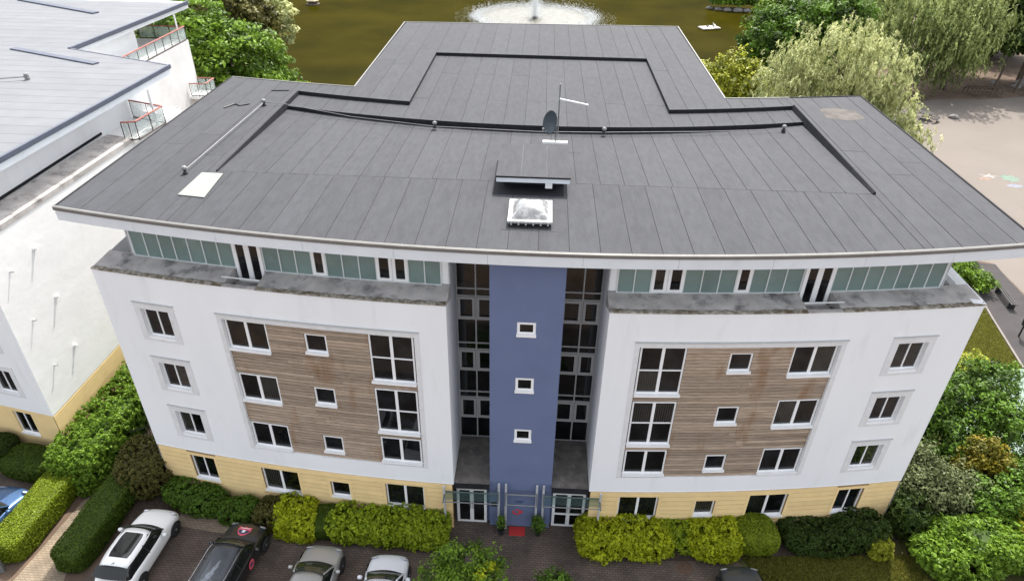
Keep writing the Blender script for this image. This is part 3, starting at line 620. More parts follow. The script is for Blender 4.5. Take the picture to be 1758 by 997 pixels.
# edge trim and fascia panels along the bowed eave
xs = [XL+(XR-XL)*i/11 for i in range(12)]
for a, b in zip(xs, xs[1:]):
    mb = MB(); k = 4; v = []
    for i in range(k+1):
        x = a+.004+(b-a-.008)*i/k; y = eave(x); v += [(x, y-.05, 13.61), (x, y-.05, 14.02), (x, y-.02, 14.02), (x, y-.02, 13.61)]
    mb.add(v, [(0, 1, 2, 3), tuple(4*k+j for j in (3, 2, 1, 0))]+[(4*i+j, 4*i+(j+1) % 4, 4*i+4+(j+1) % 4, 4*i+4+j) for i in range(k) for j in range(4)]); mb.build('fascia_panel', 'fascia', roof)
mb = MB(); v = []; k = 44
for i in range(k+1):
    x = XL-.03+(XR-XL+.06)*i/k; y = eave(x); v += [(x, y-.085, 14.0), (x, y-.085, 14.125), (x, y-.03, 14.15), (x, y+.06, 14.12), (x, y+.06, 14.0)]
mb.add(v, [tuple(range(5)), tuple(5*k+j for j in (4, 3, 2, 1, 0))]+[(5*i+j, 5*i+(j+1) % 5, 5*i+5+(j+1) % 5, 5*i+5+j) for i in range(k) for j in range(5)]); mb.build('eave_trim', 'trim', roof)
bk = [(XR, eave(XR)), (XR, yback(XR)), (13, yback(13)), (EXR, yback(EXR)), (EXR+.15, extb(EXR)), (EXL-.15, extb(EXL)), (EXL, yback(EXL)), (-13, yback(13)), (XL, yback(XL)), (XL, eave(XL))]
for i, (p, q) in enumerate(zip(bk, bk[1:])):
    d = (Vector(q)-Vector(p)).normalized(); nr = Vector((d.y, -d.x)); p, q = Vector(p), Vector(q)
    mb = MB(); a = [p+nr*.035, q+nr*.035, q-nr*.03, p-nr*.03]
    mb.hexa([(*v_, 13.9) for v_ in a]+[(*v_, 14.135-.001*i) for v_ in a]); mb.build('edge_trim', 'felt_dark' if i in (0, 1, 8) else 'trim', roof)
# plant box with mono-pitch lid, skylight
mb = MB(); mb.hexa([(-1.28, 24.0, 13.9), (.98, 24.0, 13.9), (.98, 26.4, 13.8), (-1.28, 26.4, 13.8), (-1.28, 24.0, 14.499), (.98, 24.0, 14.499), (.98, 26.4, 14.499), (-1.28, 26.4, 14.499)]); vb = part(mb, 'plant_box', 'felt_dark')
mb = MB(); mb.box(-1.52, 1.2, 23.35, 26.62, 14.5, 14.70); mb.build('lid', 'fascia', vb)
xs = [-1.54, -.62, .35, 1.22]
for a, b in zip(xs, xs[1:]):
    mb = MB(); mb.box(a+.004, b-.004, 23.36, 26.65, 14.702, 14.735); mb.build('lid_felt', 'felt', vb)
mb = MB(); mb.box(-1.54, 1.22, 23.31, 23.355, 14.685, 14.745); mb.build('lid_edge', 'felt_dark', vb)
mb = MB(); poly_prism(mb, [(-1.66, 23.12), (1.0, 23.12), (1.02, 24.1), (-1.28, 24.1), (-1.3, 26.3), (-1.68, 26.3)], 14.085, 14.118); mb.build('shadow_apron', 'felt_dark', vb)  # dark felt laid in the outline of the box's cast shadow to blacken it
mb = MB(); mb.box(.30, .56, 23.40, 23.46, 14.27, 14.498); mb.build('vent_cover', 'white', vb)
mb = MB(); mb.box(-.9, .5, 20.62, 22.2, 14.08, 14.26); sk = part(mb, 'skylight', 'felt_dark')
mb = MB(); x0, x1, y0, y1 = -.96, .56, 20.55, 22.26
for a in ((x0, x1, y0, y0+.14), (x0, x1, y1-.14, y1), (x0, x0+.14, y0+.14, y1-.14), (x1-.14, x1, y0+.14, y1-.14)): mb.box(*a, 14.262, 14.34)
for i in range(6): mb.box(x0+.1+i*.25, x0+.16+i*.25, y0-.02, y0, 14.20, 14.33)
mb.build('curb_frame', mat('weathered_white_frame', (.36, .36, .36), .5), sk)
mb = MB(); nn = 12; v = []
for i in range(nn+1):
    for j in range(nn+1):
        u, w_ = i/nn, j/nn; a = 1-max(abs(2*u-1), abs(2*w_-1)); h = .34*(1-(1-a)**2.2); v.append((x0+.14+(x1-x0-.28)*u, y0+.14+(y1-y0-.28)*w_, 14.335+h))
mb.add(v, [(i*(nn+1)+j, (i+1)*(nn+1)+j, (i+1)*(nn+1)+j+1, i*(nn+1)+j+1) for i in range(nn) for j in range(nn)]); mb.build('dome', 'dome', sk, smooth=True)
for nm, bx_ in (('skylight_apron', (-1.15, .72, 20.35, 22.45)), ):
    mb = MB(); mb.box(*bx_, 14.085, 14.112); part(mb, nm, 'felt')
# dirty felt patch near the right rear corner
mb = MB(); mb.add([(13.9, 33.0, 14.108), (15.0, 32.7, 14.108), (15.8, 33.1, 14.108), (15.7, 34.2, 14.108), (14.9, 34.6, 14.108), (14.0, 34.4, 14.108)], [(0, 1, 2, 3, 4, 5)]); M['patch'] = mat('rusty_felt_patch', (.074, .065, .058), .9, var=.3, scale=2); mb.build('felt_patch', 'patch', roof)
# lightning conductor with stand-offs
cpts = [(-13.6, 23.95, 14.25), (-13.45, 32.2, 14.25), (-12.6, 32.3, 14.2), (-9, 31.5, 13.93), (-4.9, 30.75, 13.86), (0, 30.55, 13.84), (3.0, 30.72, 13.85), (7.5, 31.1, 13.90), (11.5, 31.65, 13.95)]
mb = MB(); mb.tube(cpts, .016, 6); lc = part(mb, 'roof_conductor', 'wire')
mb = MB(); mb.tube(cpts[:2], .02, 6); mb.build('conduit', 'conduit', lc)
for p in ((-13.6, 23.95, 14.1), (-13.45, 32.2, 14.1), (-4.9, 30.75, 13.78), (3.0, 30.72, 13.77), (11.5, 31.65, 13.84)):
    mb = MB(); mb.lathe([(.09, 0), (.11, .05), (.06, .1), (.05, .16)], p, 10); mb.build('stand_off', 'black', lc)
    mb = MB(); mb.lathe([(.05, .16), (.10, .19), (.11, .25), (.07, .31), (.01, .33)], p, 10); mb.build('cap', 'conduit', lc, smooth=True)

# things standing or lying on the roof
t = empty('satellite_dish', (.72, 29.1, 13.86)); prop(t, 'dark satellite dish on a white foot behind the roof plant box', 'satellite dish')
mb = MB(); mb.box(-.55, .55, -.1, .1, 0, .09); mb.build('foot', 'white', t)
mb = MB(); mb.tube([(0, 0, .09), (0, 0, 1.0)], .03); mb.build('pole', 'galv', t)
mb = MB(); prof = [(.02, .0), (.25, .02), (.45, .07), (.52, .10), (.53, .09), (.45, .05), (.02, -.03)]; mb.lathe(prof, (0, 0, 0), 28)
d = mb.build('dish', mat('dark_dish', (.03, .04, .05), .5), t, smooth=True); d.location = (-.2, -.05, .95); d.rotation_euler = (R_(72), R_(12), R_(-62))
mb = MB(); mb.tube([(-.1, -.05, .6), (-.5, -.1, .55), (-.55, -.15, .62)], .02); mb.lathe([(.02, 0), (.05, .03), (.05, .12), (.02, .14)], (-.55, -.15, .6), 8); mb.build('receiver', 'galv', t)
t = empty('aerial_mast', (.82, 29.35, 13.83)); prop(t, 'thin aerial mast with a white sideways boom beside the dish', 'aerial')
mb = MB(); mb.tube([(0, 0, 0), (0, 0, 2.6)], .03); mb.build('mast', 'galv', t)
mb = MB(); mb.tube([(0, 0, 1.95), (1.25, -.1, 1.75)], .035); mb.build('boom', 'white', t)
mb = MB(); poly_prism(mb, [(-13.02, 22.05), (-11.98, 21.9), (-12.15, 24.02), (-13.0, 24.05)], 14.12, 14.14); prop(mb.build('white_sheet', 'sheet'), 'pale rectangular sheet lying flat on the grey roof', 'sheet')
mb = MB(); mb.tube([(-15.2, 31.6, 14.13), (-14.9, 32.2, 14.14), (-14.6, 32.0, 14.13), (-14.2, 32.3, 14.13)], .03); prop(mb.build('cable_scrap', 'black'), 'short dark cable scrap lying at the left rear of the roof', 'cable')
mb = MB(); mb.tube([(-13.9, 34.5, 14.13), (-13.0, 34.6, 14.13)], .025); prop(mb.build('dark_rod', 'black'), 'thin dark rod lying near the rear edge of the roof', 'rod')

# things at the entrance
mb = MB(); mb.box(-.62, .07, 18.88, 19.34, .008, .028); prop(mb.build('doormat', 'mat_red'), 'bright red doormat in front of the blue tower', 'doormat')

# ================================================================== NEIGHBOUR BUILDING (left)
NB = empty('neighbour_building', (-26, 22, 0)); prop(NB, 'white apartment block with pale roof at the left edge', 'building')
def npart(mb, name, material, parent=None, smooth=False):
    o = mb.build(name, material, parent or NB, smooth)
    if (parent or NB) is NB: o.matrix_parent_inverse = Matrix.Translation((26, -22, 0))
    return o
nx = lambda y: -21.72+.03*(y-22)               # end wall line
ny_ = lambda x: 22.0-.2*(x+21.7)                # front wall line
YE = 38.6
mb = MB(); NSEG = 8
for i in range(NSEG):
    a, b = 22+(YE-22)*i/NSEG, 22+(YE-22)*(i+1)/NSEG; mb.quad((nx(a), a, 2.7), (nx(b), b, 2.7), (nx(b), b, 11.7), (nx(a), a, 11.7))
npart(mb, 'end_wall', 'render_rough')
pl = npart(MB().quad((nx(22)-.03, 22.02, -.2), (nx(YE)-.03, YE, -.2), (nx(YE)-.03, YE, 2.7), (nx(22)-.03, 22.02, 2.7)), 'end_plinth', 'cream_back')
for i in range(9):
    z0 = .05+i*.29; m2 = MB(); m2.hexa([(nx(22)-.02, 22.03, z0), (nx(22)+.01, 22.0, z0), (nx(YE)+.01, YE, z0), (nx(YE)-.02, YE, z0), (nx(22)-.02, 22.03, z0+.278), (nx(22)+.01, 22.0, z0+.278), (nx(YE)+.01, YE, z0+.278), (nx(YE)-.02, YE, z0+.278)]); m2.build('cladding_board', 'cream', pl)
# front wall with two window columns
def NF(u, z, d=0):                              # u metres along the front from the corner
    dx, dy = -.9806, .196; return (-21.72+dx*u-dy*d*1.0, 22.0+dy*u+dx*d*1.0, z)
def nbox(mb, u0, u1, z0, z1, d0, d1): return mb.hexa([NF(u0, z0, d0), NF(u1, z0, d0), NF(u1, z0, d1), NF(u0, z0, d1), NF(u0, z1, d0), NF(u1, z1, d0), NF(u1, z1, d1), NF(u0, z1, d1)])
NW = [(1.35, 2.4, z, z+1.4) for z in (8.8, 6.22, 3.65)]+[(4.9, 6.5, z, z+1.4) for z in (8.8, 6.22, 3.65)]; NG = [(1.35, 2.4, 1.05, 2.5), (4.9, 6.5, 1.05, 2.5)]
def nwall(u0, u1, z0, z1, ops):
    xs = sorted({u0, u1, *[v for o in ops for v in o[:2]]}); zs = sorted({z0, z1, *[v for o in ops for v in o[2:]]}); mb = MB()
    for a, b in zip(xs, xs[1:]):
        for c, d in zip(zs, zs[1:]):
            if any(o[0] < (a+b)/2 < o[1] and o[2] < (c+d)/2 < o[3] for o in ops): continue
            mb.quad(NF(a, c), NF(b, c), NF(b, d), NF(a, d))
    for a, b, c, d in ops:
        e = -.14; mb.quad(NF(a, c), NF(a, d), NF(a, d, e), NF(a, c, e)); mb.quad(NF(b, c), NF(b, d), NF(b, d, e), NF(b, c, e)); mb.quad(NF(a, c), NF(b, c), NF(b, c, e), NF(a, c, e)); mb.quad(NF(a, d), NF(b, d), NF(b, d, e), NF(a, d, e))
    return mb
npart(nwall(0, 12, 2.7, 11.7, NW), 'front_wall', 'render'); npart(nwall(.03, 12, -.2, 2.7, NG), 'front_plinth', 'cream')
for a, b, z0, z1 in NW+NG:
    f = MB(); k = .055; zf = z0+.1; m_ = (a+b)/2
    nbox(f, a, a+k, zf, z1, -.15, -.08); nbox(f, b-k, b, zf, z1, -.15, -.08); nbox(f, a+k, b-k, zf, zf+k, -.15, -.08); nbox(f, a+k, b-k, z1-k, z1, -.15, -.08); nbox(f, m_-.03, m_+.03, zf+k, z1-k, -.15, -.085)
    w_ = npart(f, 'window', 'upvc')
    for p, q in ((a+k, m_-.03), (m_+.03, b-k)): g = MB(); nbox(g, p+.002, q-.002, zf+k, z1-k, -.13, -.11); g.build('pane', 'pane', w_)
    g = MB(); nbox(g, a-.02, b+.02, z0, zf-.002, -.14, .03); g.build('sill', 'upvc', w_)
    if z0 > 3:
        g = MB(); nbox(g, a-.25, a, z0-.1, z1+.28, .001, .022); nbox(g, b, b+.25, z0-.1, z1+.28, .001, .022); nbox(g, a, b, z1, z1+.28, .001, .022); nbox(g, a, b, z0-.1, z0, .001, .022); npart(g, 'window_surround', 'surround')
# ledge, penthouse wall and roof
mb = MB()
for i in range(NSEG):
    a, b = 22+(33.4-22)*i/NSEG, 22+(33.4-22)*(i+1)/NSEG
    mb.hexa([(nx(a)-1.25, a, 11.5), (nx(a)+.02, a, 11.5), (nx(b)+.02, b, 11.5), (nx(b)-1.25, b, 11.5), (nx(a)-1.25, a, 11.88), (nx(a)+.02, a, 11.73), (nx(b)+.02, b, 11.73), (nx(b)-1.25, b, 11.88)])
npart(mb, 'ledge', 'ledge')
mb = MB(); mb.box(-36, -22.95, 22.5, 33.5, 11.4, 13.7); npart(mb, 'penthouse_wall', 'render')
mb = MB(); mb.box(-22.95, -22.90, 22.5, 33.4, 11.86, 11.98); npart(mb, 'base_flashing', 'felt_dark')
mb = MB(); mb.box(-22.94, -22.91, 24.6, 25.5, 12.0, 13.5); wd = npart(mb, 'side_window', 'upvc'); mb = MB(); mb.box(-22.908, -22.895, 24.7, 25.4, 12.1, 13.4); mb.build('pane', 'pane', wd)
NRX = lambda y: -21.55+.024*(y-24.8)
def nroof(name, pts, mt, z0, z1, parent=None): return npart(poly_prism(MB(), pts, z0, z1), name, mt, parent)
nr = nroof('roof', [(-50, 23.4), (-21.6, 23.4), (NRX(38.6), 38.6), (-28.8, 41.5), (-28.25, 56.4), (-50, 60)], 'fascia', 13.62, 14.06)
for i in range(33):
    y0 = 23.4+i*1.02; y1 = y0+1.0
    e = lambda y: NRX(y) if y < 38.6 else (-21.2-(y-38.6)*2.62 if y < 41.5 else -28.8+.037*(y-41.5))
    if y1 > 56.2: break
    m2 = MB(); xe = min(e(y0), e(y1))-.03; xe0, xe1 = e(y0)-.03, e(y1)-.03
    m2.hexa([(-50, y0, 14.05), (xe0, y0-.0, 14.05), (xe1, y1, 14.05), (-50, y1, 14.05), (-50, y0, 14.085), (xe0, y0, 14.085), (xe1, y1, 14.085), (-50, y1, 14.085)]); m2.build('membrane_sheet', 'felt_pale', nr)
M['slate'] = mat('dark_blue_grey_trim', (.07, .08, .11), .6)
def nbar(p, q, w0, z0, z1, name='edge_trim', mt='slate'):
    p, q = Vector(p), Vector(q); d = (q-p).normalized(); n_ = Vector((-d.y, d.x))*w0
    m2 = MB(); a = [p+n_, q+n_, q-n_, p-n_]; m2.hexa([(*v_, z0) for v_ in a]+[(*v_, z1) for v_ in a]); m2.build(name, mt, nr)
nbar((-21.58, 23.4), (NRX(38.6)+.02, 38.6), .07, 13.94, 14.16); nbar((-28.78, 41.5), (-28.23, 56.4), .09, 13.9, 14.16); nbar((NRX(38.6), 38.62), (-28.8, 41.55), .05, 14.0, 14.11)
nbar((-32.0, 41.1), (-25.35, 38.4), .2, 14.08, 14.16, 'step_upstand'); nbar((-41, 55.3), (-32.7, 51.3), .25, 14.08, 14.18, 'step_upstand')
m2 = MB(); m2.tube([(-40, 29.5, 14.25), (-27.3, 35.1, 14.25)], .035, 6); m2.build('conduit', 'conduit', nr)
m2 = MB(); m2.lathe([(.12, 0), (.13, .1), (.1, .2), (.14, .24), (.1, .34), (.01, .36)], (-27.2, 35.15, 14.08), 10); m2.build('stand_off', 'conduit', nr)
# flue terminals on the end wall
for (y, z, lo) in ((24.7, 10.0, 0), (23.1, 9.8, 1), (24.8, 7.45, 0), (23.15, 7.3, 1), (24.7, 4.75, 0), (23.2, 4.75, 1)):
    m2 = MB(); x = nx(y)
    if lo: m2.tube([(x, y, z), (x+.15, y, z)], .04, 8)
    else: m2.tube([(x-.01, y, z), (x+.17, y, z)], .06, 10); m2.lathe([(.10, 0), (.10, .05)], (x, y, z), 12, 'x')
    npart(m2, 'flue' if not lo else 'overflow_pipe', 'white' if not lo else 'alu')
# rear wing wall, balconies
m2 = MB(); m2.box(-40, -27.75, 41.3, 54.2, -1, 11.7); npart(m2, 'rear_wing_wall', 'render_dim')
m2 = MB(); m2.box(-40, -29.8, 41.3, 50.6, 11.7, 13.62); npart(m2, 'rear_penthouse_wall', 'render')
m2 = MB(); m2.box(-29.5, -23.1, YE-5.1, YE-.1, 11.4, 13.62) ; npart(m2, 'corner_room_wall', 'render')
m2 = MB(); m2.quad((nx(YE), YE, 0), (-29, YE+.2, 0), (-29, YE+.2, 11.7), (nx(YE), YE, 11.7)); npart(m2, 'rear_wall', 'render')
m2 = MB(); m2.box(-23.1, nx(36)+.05, 33.4, YE, 11.45, 11.62); npart(m2, 'terrace_floor', 'white')
def balustrade(path, z, name):
    m2 = MB()
    for p, q in zip(path, path[1:]): m2.tube([(*p, z+1.0), (*q, z+1.0)], .05, 6)
    r = npart(m2, name, 'red_rail')
    for p, q in zip(path, path[1:]):
        p_, q_ = Vector(p), Vector(q); L_ = (q_-p_).length; k = max(2, int(L_/1.1)); d = (q_-p_)/L_
        for i in range(k+1):
            c = p_+(q_-p_)*i/k; m3 = MB(); m3.tube([(c.x, c.y, z), (c.x, c.y, z+1.0)], .025, 6); m3.build('baluster', 'rail_dark', r)
            if i < k:
                e = p_+(q_-p_)*(i+1)/k; a, b = c+d*.06, e-d*.06; m3 = MB(); n_ = Vector((-d.y, d.x))*.008
                m3.hexa([(*(a+n_), z+.12), (*(b+n_), z+.12), (*(b-n_), z+.12), (*(a-n_), z+.12), (*(a+n_), z+.92), (*(b+n_), z+.92), (*(b-n_), z+.92), (*(a-n_), z+.92)]); m3.build('glass_sheet', 'clear', r)
        m3 = MB(); m3.tube([(*p, z+.06), (*q, z+.06)], .045, 6); m3.build('bottom_rail', 'rail_dark', r)
balustrade([(-23.0, 36.7), (-20.75, 35.9), (-20.95, 33.4), (-21.6, 33.2)], 11.62, 'terrace_balustrade')
balustrade([(-31.5, 54.1), (-27.8, 54.1), (-27.8, 44.5)], 11.72, 'rear_balustrade')
m2 = MB(); m2.box(-27.75, -26.3, 52.4, 54.2, 7.6, 7.8); npart(m2, 'balcony_slab', 'white'); balustrade([(-27.7, 54.1), (-26.35, 54.1), (-26.35, 52.5), (-27.65, 52.5)], 7.8, 'balcony_balustrade')
for p in ((-28.1, 53.6), (-21.1, 35.6)): npart(MB().tube([(*p, 11.62), (*p, 13.65)], .065, 8), 'roof_post', 'white')

# ================================================================== VEGETATION
def leaf_object(name, P, Nn, size, tone, material, parent, rng, aspect=.55, jit=.6, core=None, droop=0.0):
    N = len(P); n = Nn+rng.normal(0, jit, (N, 3)); n /= np.linalg.norm(n, axis=1, keepdims=True)+1e-9
    t = rng.normal(0, 1, (N, 3))
    if droop: t = t*(1-droop)+np.array([0, 0, -1.0])*droop*1.5
    t -= n*np.sum(t*n, axis=1, keepdims=True); t /= np.linalg.norm(t, axis=1, keepdims=True)+1e-9
    b = np.cross(n, t); s = (size*rng.uniform(.65, 1.35, N))[:, None]
    V = np.stack([P-t*s, P+b*s*aspect+n*s*.15, P+t*s, P-b*s*aspect+n*s*.15], 1).reshape(-1, 3); T = np.repeat(tone, 4); Fq = np.arange(4*N).reshape(-1, 4)
    if core is not None:
        cv, cf = core; Fq = np.vstack([Fq, cf+len(V)]); V = np.vstack([V, cv]); T = np.concatenate([T, np.full(len(cv), 0.0)])  # core gets the darkest leaf tone, painting shade into the gaps
    me = bpy.data.meshes.new(name); me.vertices.add(len(V)); me.vertices.foreach_set('co', V.astype(np.float32).ravel())
    me.loops.add(4*len(Fq)); me.loops.foreach_set('vertex_index', Fq.astype(np.int32).ravel())
    me.polygons.add(len(Fq)); me.polygons.foreach_set('loop_start', np.arange(0, 4*len(Fq), 4, dtype=np.int32))
    me.update(calc_edges=True)
    at = me.attributes.new('tone', 'FLOAT', 'POINT'); at.data.foreach_set('value', np.clip(T, 0, 1).astype(np.float32))
    me.materials.append(LF[material]); o = bpy.data.objects.new(name, me); COL.objects.link(o); o.parent = parent
    return o
def sph(rng, n):
    d = rng.normal(0, 1, (n, 3)); return d/np.linalg.norm(d, axis=1, keepdims=True)
def crown_points(blobs, n, clump, rng, per=45, lo=.55, flat=.6, strand=0):
    """leaf positions in clumps spread through the outer part of each lobe of the crown"""
    P = []; Nn = []; T = []; w_ = np.array([(b[3]*b[4]+b[4]*b[5]+b[3]*b[5]) for b in blobs]); w_ = w_/w_.sum()
    for b, q in zip(blobs, w_):
        k = max(6, int(n*q/per)); d = sph(rng, k); c = np.array(b[:3]); r = np.array(b[3:6]); rad = rng.uniform(lo, 1.0, k)**.6*(1+.12*rng.normal(0, 1, k))
        cc = c+d*r*rad[:, None]; ct = rng.uniform(-.1, .95, k); cr = clump*rng.uniform(.6, 1.5, k)
        d2 = sph(rng, k*per).reshape(k, per, 3); rr = rng.uniform(.2, 1, (k, per, 1))**.5
        p = cc[:, None]+d2*rr*cr[:, None, None]*np.array([1, 1, flat]); nn_ = d2*.7+d[:, None]*.6+np.array([0, 0, .5])
        if strand:                                      # hanging strands instead of round clumps
            ns = per//15; off = rng.normal(0, .5, (k, ns, 1, 3))*cr[:, None, None, None]; u = rng.uniform(0, 1, (k, ns, 15, 1)); sl_ = strand*rng.uniform(.5, 1.3, (k, ns, 1, 1))
            p = cc[:, None, None]+off+np.concatenate([d[:, None, None, :2]*(u*(1-u))*1.2+np.zeros((k, ns, 15, 2)), -u*sl_], -1)+rng.normal(0, .05, (k, ns, 15, 3)); nn_ = rng.normal(0, .4, (k, ns, 15, 3))+d[:, None, None]*.6+np.array([0, 0, .6]); p = p.reshape(k, -1, 3); nn_ = nn_.reshape(k, -1, 3)
        P.append(p.reshape(-1, 3)); Nn.append(nn_.reshape(-1, 3)); T.append((ct[:, None]+rng.uniform(-.2, .3, (k, per))).ravel())
    return np.vstack(P), np.vstack(Nn), np.concatenate(T)
SEED = [100]
def rngn(): SEED[0] += 1; return np.random.default_rng(SEED[0])
def tree(name, label, cat, base, blobs, n, leaf, material, clump=.7, trunk_r=.2, group=None, per=45, lo=.5, aspect=.55, droop=0, flat=.6, stems=1, limbs=7, strand=0):
    rng = rngn(); o = empty(name, base); prop(o, label, cat, group)
    bl = [(b[0]-base[0], b[1]-base[1], b[2]-base[2], *b[3:]) for b in blobs]
    P, Nn, T = crown_points(bl, n, clump, rng, per, lo, flat, strand)
    keep = P[:, 2] > .05; leaf_object('crown', P[keep], Nn[keep], leaf, T[keep], material, o, rng, aspect, .6, None, droop)
    mb = MB(); c = Vector(bl[0][:3]); 
    for s_ in range(stems):
        off = Vector((rng.uniform(-.3, .3), rng.uniform(-.3, .3), 0))*(0 if stems == 1 else 2.5*trunk_r/.2)
        top = Vector((c.x*.7, c.y*.7, c.z))+off; mid = Vector((c.x*.2, c.y*.2, c.z*.45))+off*.8
        mb.tube([off*.5, mid, top], trunk_r, 8, trunk_r*.4)
        for k in range(limbs):
            b = bl[k % len(bl)]; d = sph(rng, 1)[0]; e = Vector((b[0]+d[0]*b[3]*.75, b[1]+d[1]*b[4]*.75, b[2]+abs(d[2])*b[5]*.6-.1*b[5])); s0 = mid.lerp(top, rng.uniform(.1, .95)); m_ = s0.lerp(e, .5)+Vector((0, 0, .08*b[5]))
            mb.tube([s0, m_, e], trunk_r*.38, 5, trunk_r*.08)
    mb.build('trunk', 'bark', o)
    return o
def superell(n, k, rng):
    p = rng.uniform(-1, 1, (n, 3)); ax = rng.integers(0, 3, n); p[np.arange(n), ax] = np.sign(rng.uniform(-1, 1, n)); l = (np.abs(p)**k).sum(1)**(1/k); p = p/l[:, None]
    g = np.sign(p)*np.abs(p)**(k-1); g /= np.linalg.norm(g, axis=1, keepdims=True); return p, g
def hedge(name, label, c, h, rz, n, leaf, material, k=4.0, lump=.05, jit=.5, lumps=None, group=None, cat='hedge', ztop=None, aspect=.6, spread=.10, clumpy=.35):
    """clipped or loose shrub: leaves all over a rounded body standing on the ground, solid core inside, coloured dark as the shade between leaves"""
    rng = rngn(); o = empty(name, (c[0], c[1], 0), rz); prop(o, label, cat, group)
    H = np.array([h[0], h[1], h[2]/2]); fr = rng.uniform(.8, 2.4, (5, 3))*rng.choice([-1, 1], (5, 3))/max(.6, lump*6); ph = rng.uniform(0, 6, 5)
    dis = lambda q: 1+lump*np.sin(q@fr.T+ph).sum(1)/2.2
    cl = leaf*1.9 if spread > .1 else 0
    if cl:                                              # loose growth: leaf rosettes standing out from the body with dark gaps between
        per = 16; kc = n//per; p, g = superell(kc, k, rng); q0 = p*H; q0 = q0*dis(q0)[:, None]*(1-spread*rng.uniform(0, 1, kc)**2)[:, None]; g = g/H; g /= np.linalg.norm(g, axis=1, keepdims=True)
        d2 = sph(rng, kc*per).reshape(kc, per, 3)+g[:, None]*.9; d2 /= np.linalg.norm(d2, axis=2, keepdims=True); cr = cl*rng.uniform(.6, 1.5, kc)
        q = (q0[:, None]+d2*(cr[:, None]*rng.uniform(.5, 1.1, (kc, per)))[..., None]).reshape(-1, 3); nn_ = (d2*.8+g[:, None]*.3+np.array([0, 0, .25])).reshape(-1, 3); q[:, 2] += H[2]
        ct = rng.uniform(0, 1, kc); tone = (ct[:, None]*.55+rng.uniform(0, .5, (kc, per))).ravel()
        tone = tone*(1-clumpy*.4)+clumpy*.4*(.5+.5*np.sin(q@(fr[:3].T*2.7)+ph[:3]).mean(1)); keep = q[:, 2] > .03; core_k = .72
    else:
        p, g = superell(n, k, rng); q = p*H; dd = dis(q); q = q*dd[:, None]*(1-rng.uniform(0, spread, n))[:, None]; q[:, 2] += H[2]; nn_ = g/H; nn_ /= np.linalg.norm(nn_, axis=1, keepdims=True)
        tone = rng.uniform(.1, .9, n)*(1-clumpy)+clumpy*(.5+.5*np.sin((q*np.array([1, 1, 1.3]))@(fr[:3].T*2.7)+ph[:3]).mean(1)); keep = q[:, 2] > .03; core_k = .93
    u = np.linspace(0, 2*np.pi, 25)[:-1]; v = np.linspace(-np.pi/2, np.pi/2, 13); U, Vv = np.meshgrid(u, v); d = np.stack([np.cos(Vv)*np.cos(U), np.cos(Vv)*np.sin(U), np.sin(Vv)], -1).reshape(-1, 3)
    d = d/((np.abs(d)**k).sum(1)**(1/k))[:, None]; cv = d*H; cv = cv*(np.minimum(dis(cv), 1.0)*core_k)[:, None]; cv[:, 2] = np.maximum(cv[:, 2]+H[2], .0)
    i, j = np.meshgrid(np.arange(12), np.arange(24), indexing='ij'); cf = np.stack([i*24+j, i*24+(j+1) % 24, (i+1)*24+(j+1) % 24, (i+1)*24+j], -1).reshape(-1, 4)
    leaf_object('foliage', q[keep], nn_[keep], leaf, tone[keep], material, o, rng, aspect, jit, (cv, cf))
    mb = MB(); mb.tube([(0, 0, -.02), (.02, .01, h[2]*.6)], .05, 6, .03); mb.build('stem', 'bark', o)
    return o
def shrub(name, label, blobs, n, leaf, material, clump=.3, group=None, cat='shrub', per=30, lo=.55, droop=0, aspect=.6):
    b0 = blobs[0]; return tree(name, label, cat, (b0[0], b0[1], 0), blobs, n, leaf, material, clump, .06, group, per, lo, aspect, droop, .8, 3, 4)

# beside the left corner
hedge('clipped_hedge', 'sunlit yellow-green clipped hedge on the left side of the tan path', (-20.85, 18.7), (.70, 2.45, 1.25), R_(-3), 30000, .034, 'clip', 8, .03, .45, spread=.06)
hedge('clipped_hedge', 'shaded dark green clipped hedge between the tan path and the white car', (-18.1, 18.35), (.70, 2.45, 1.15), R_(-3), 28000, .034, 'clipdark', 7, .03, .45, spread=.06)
hedge('clipped_dome', 'rounded dark clipped bush under the neighbour\'s ground floor window', (-23.0, 21.1), (1.25, .85, 1.15), R_(-8), 16000, .035, 'clipdark', 3.2, .03, .5, cat='shrub', spread=.06)
hedge('clipped_dome', 'dark rounded bush at the left edge of the picture', (-25.2, 21.7), (1.1, .8, 1.3), 0, 12000, .04, 'dark', 3, .05, .6, cat='shrub')
hedge('laurel_hedge', 'big glossy bright green laurel beside the neighbour\'s end wall', (-20.3, 22.9), (1.22, 2.9, 2.0), R_(-4), 36000, .062, 'bright', 6, .07, .75, spread=.22)
hedge('laurel_hedge', 'dark low part of the laurel reaching back between the two buildings', (-20.0, 28.3), (1.15, 2.8, 2.2), R_(-3), 18000, .066, 'bright', 6, .07, .75, spread=.22)
hedge('pittosporum', 'olive brown rounded bush against the left corner of the facade', (-17.25, 20.85), (1.15, 1.25, 1.9), 0, 20000, .05, 'olive', 2.8, .17, .8, cat='shrub', spread=.16)
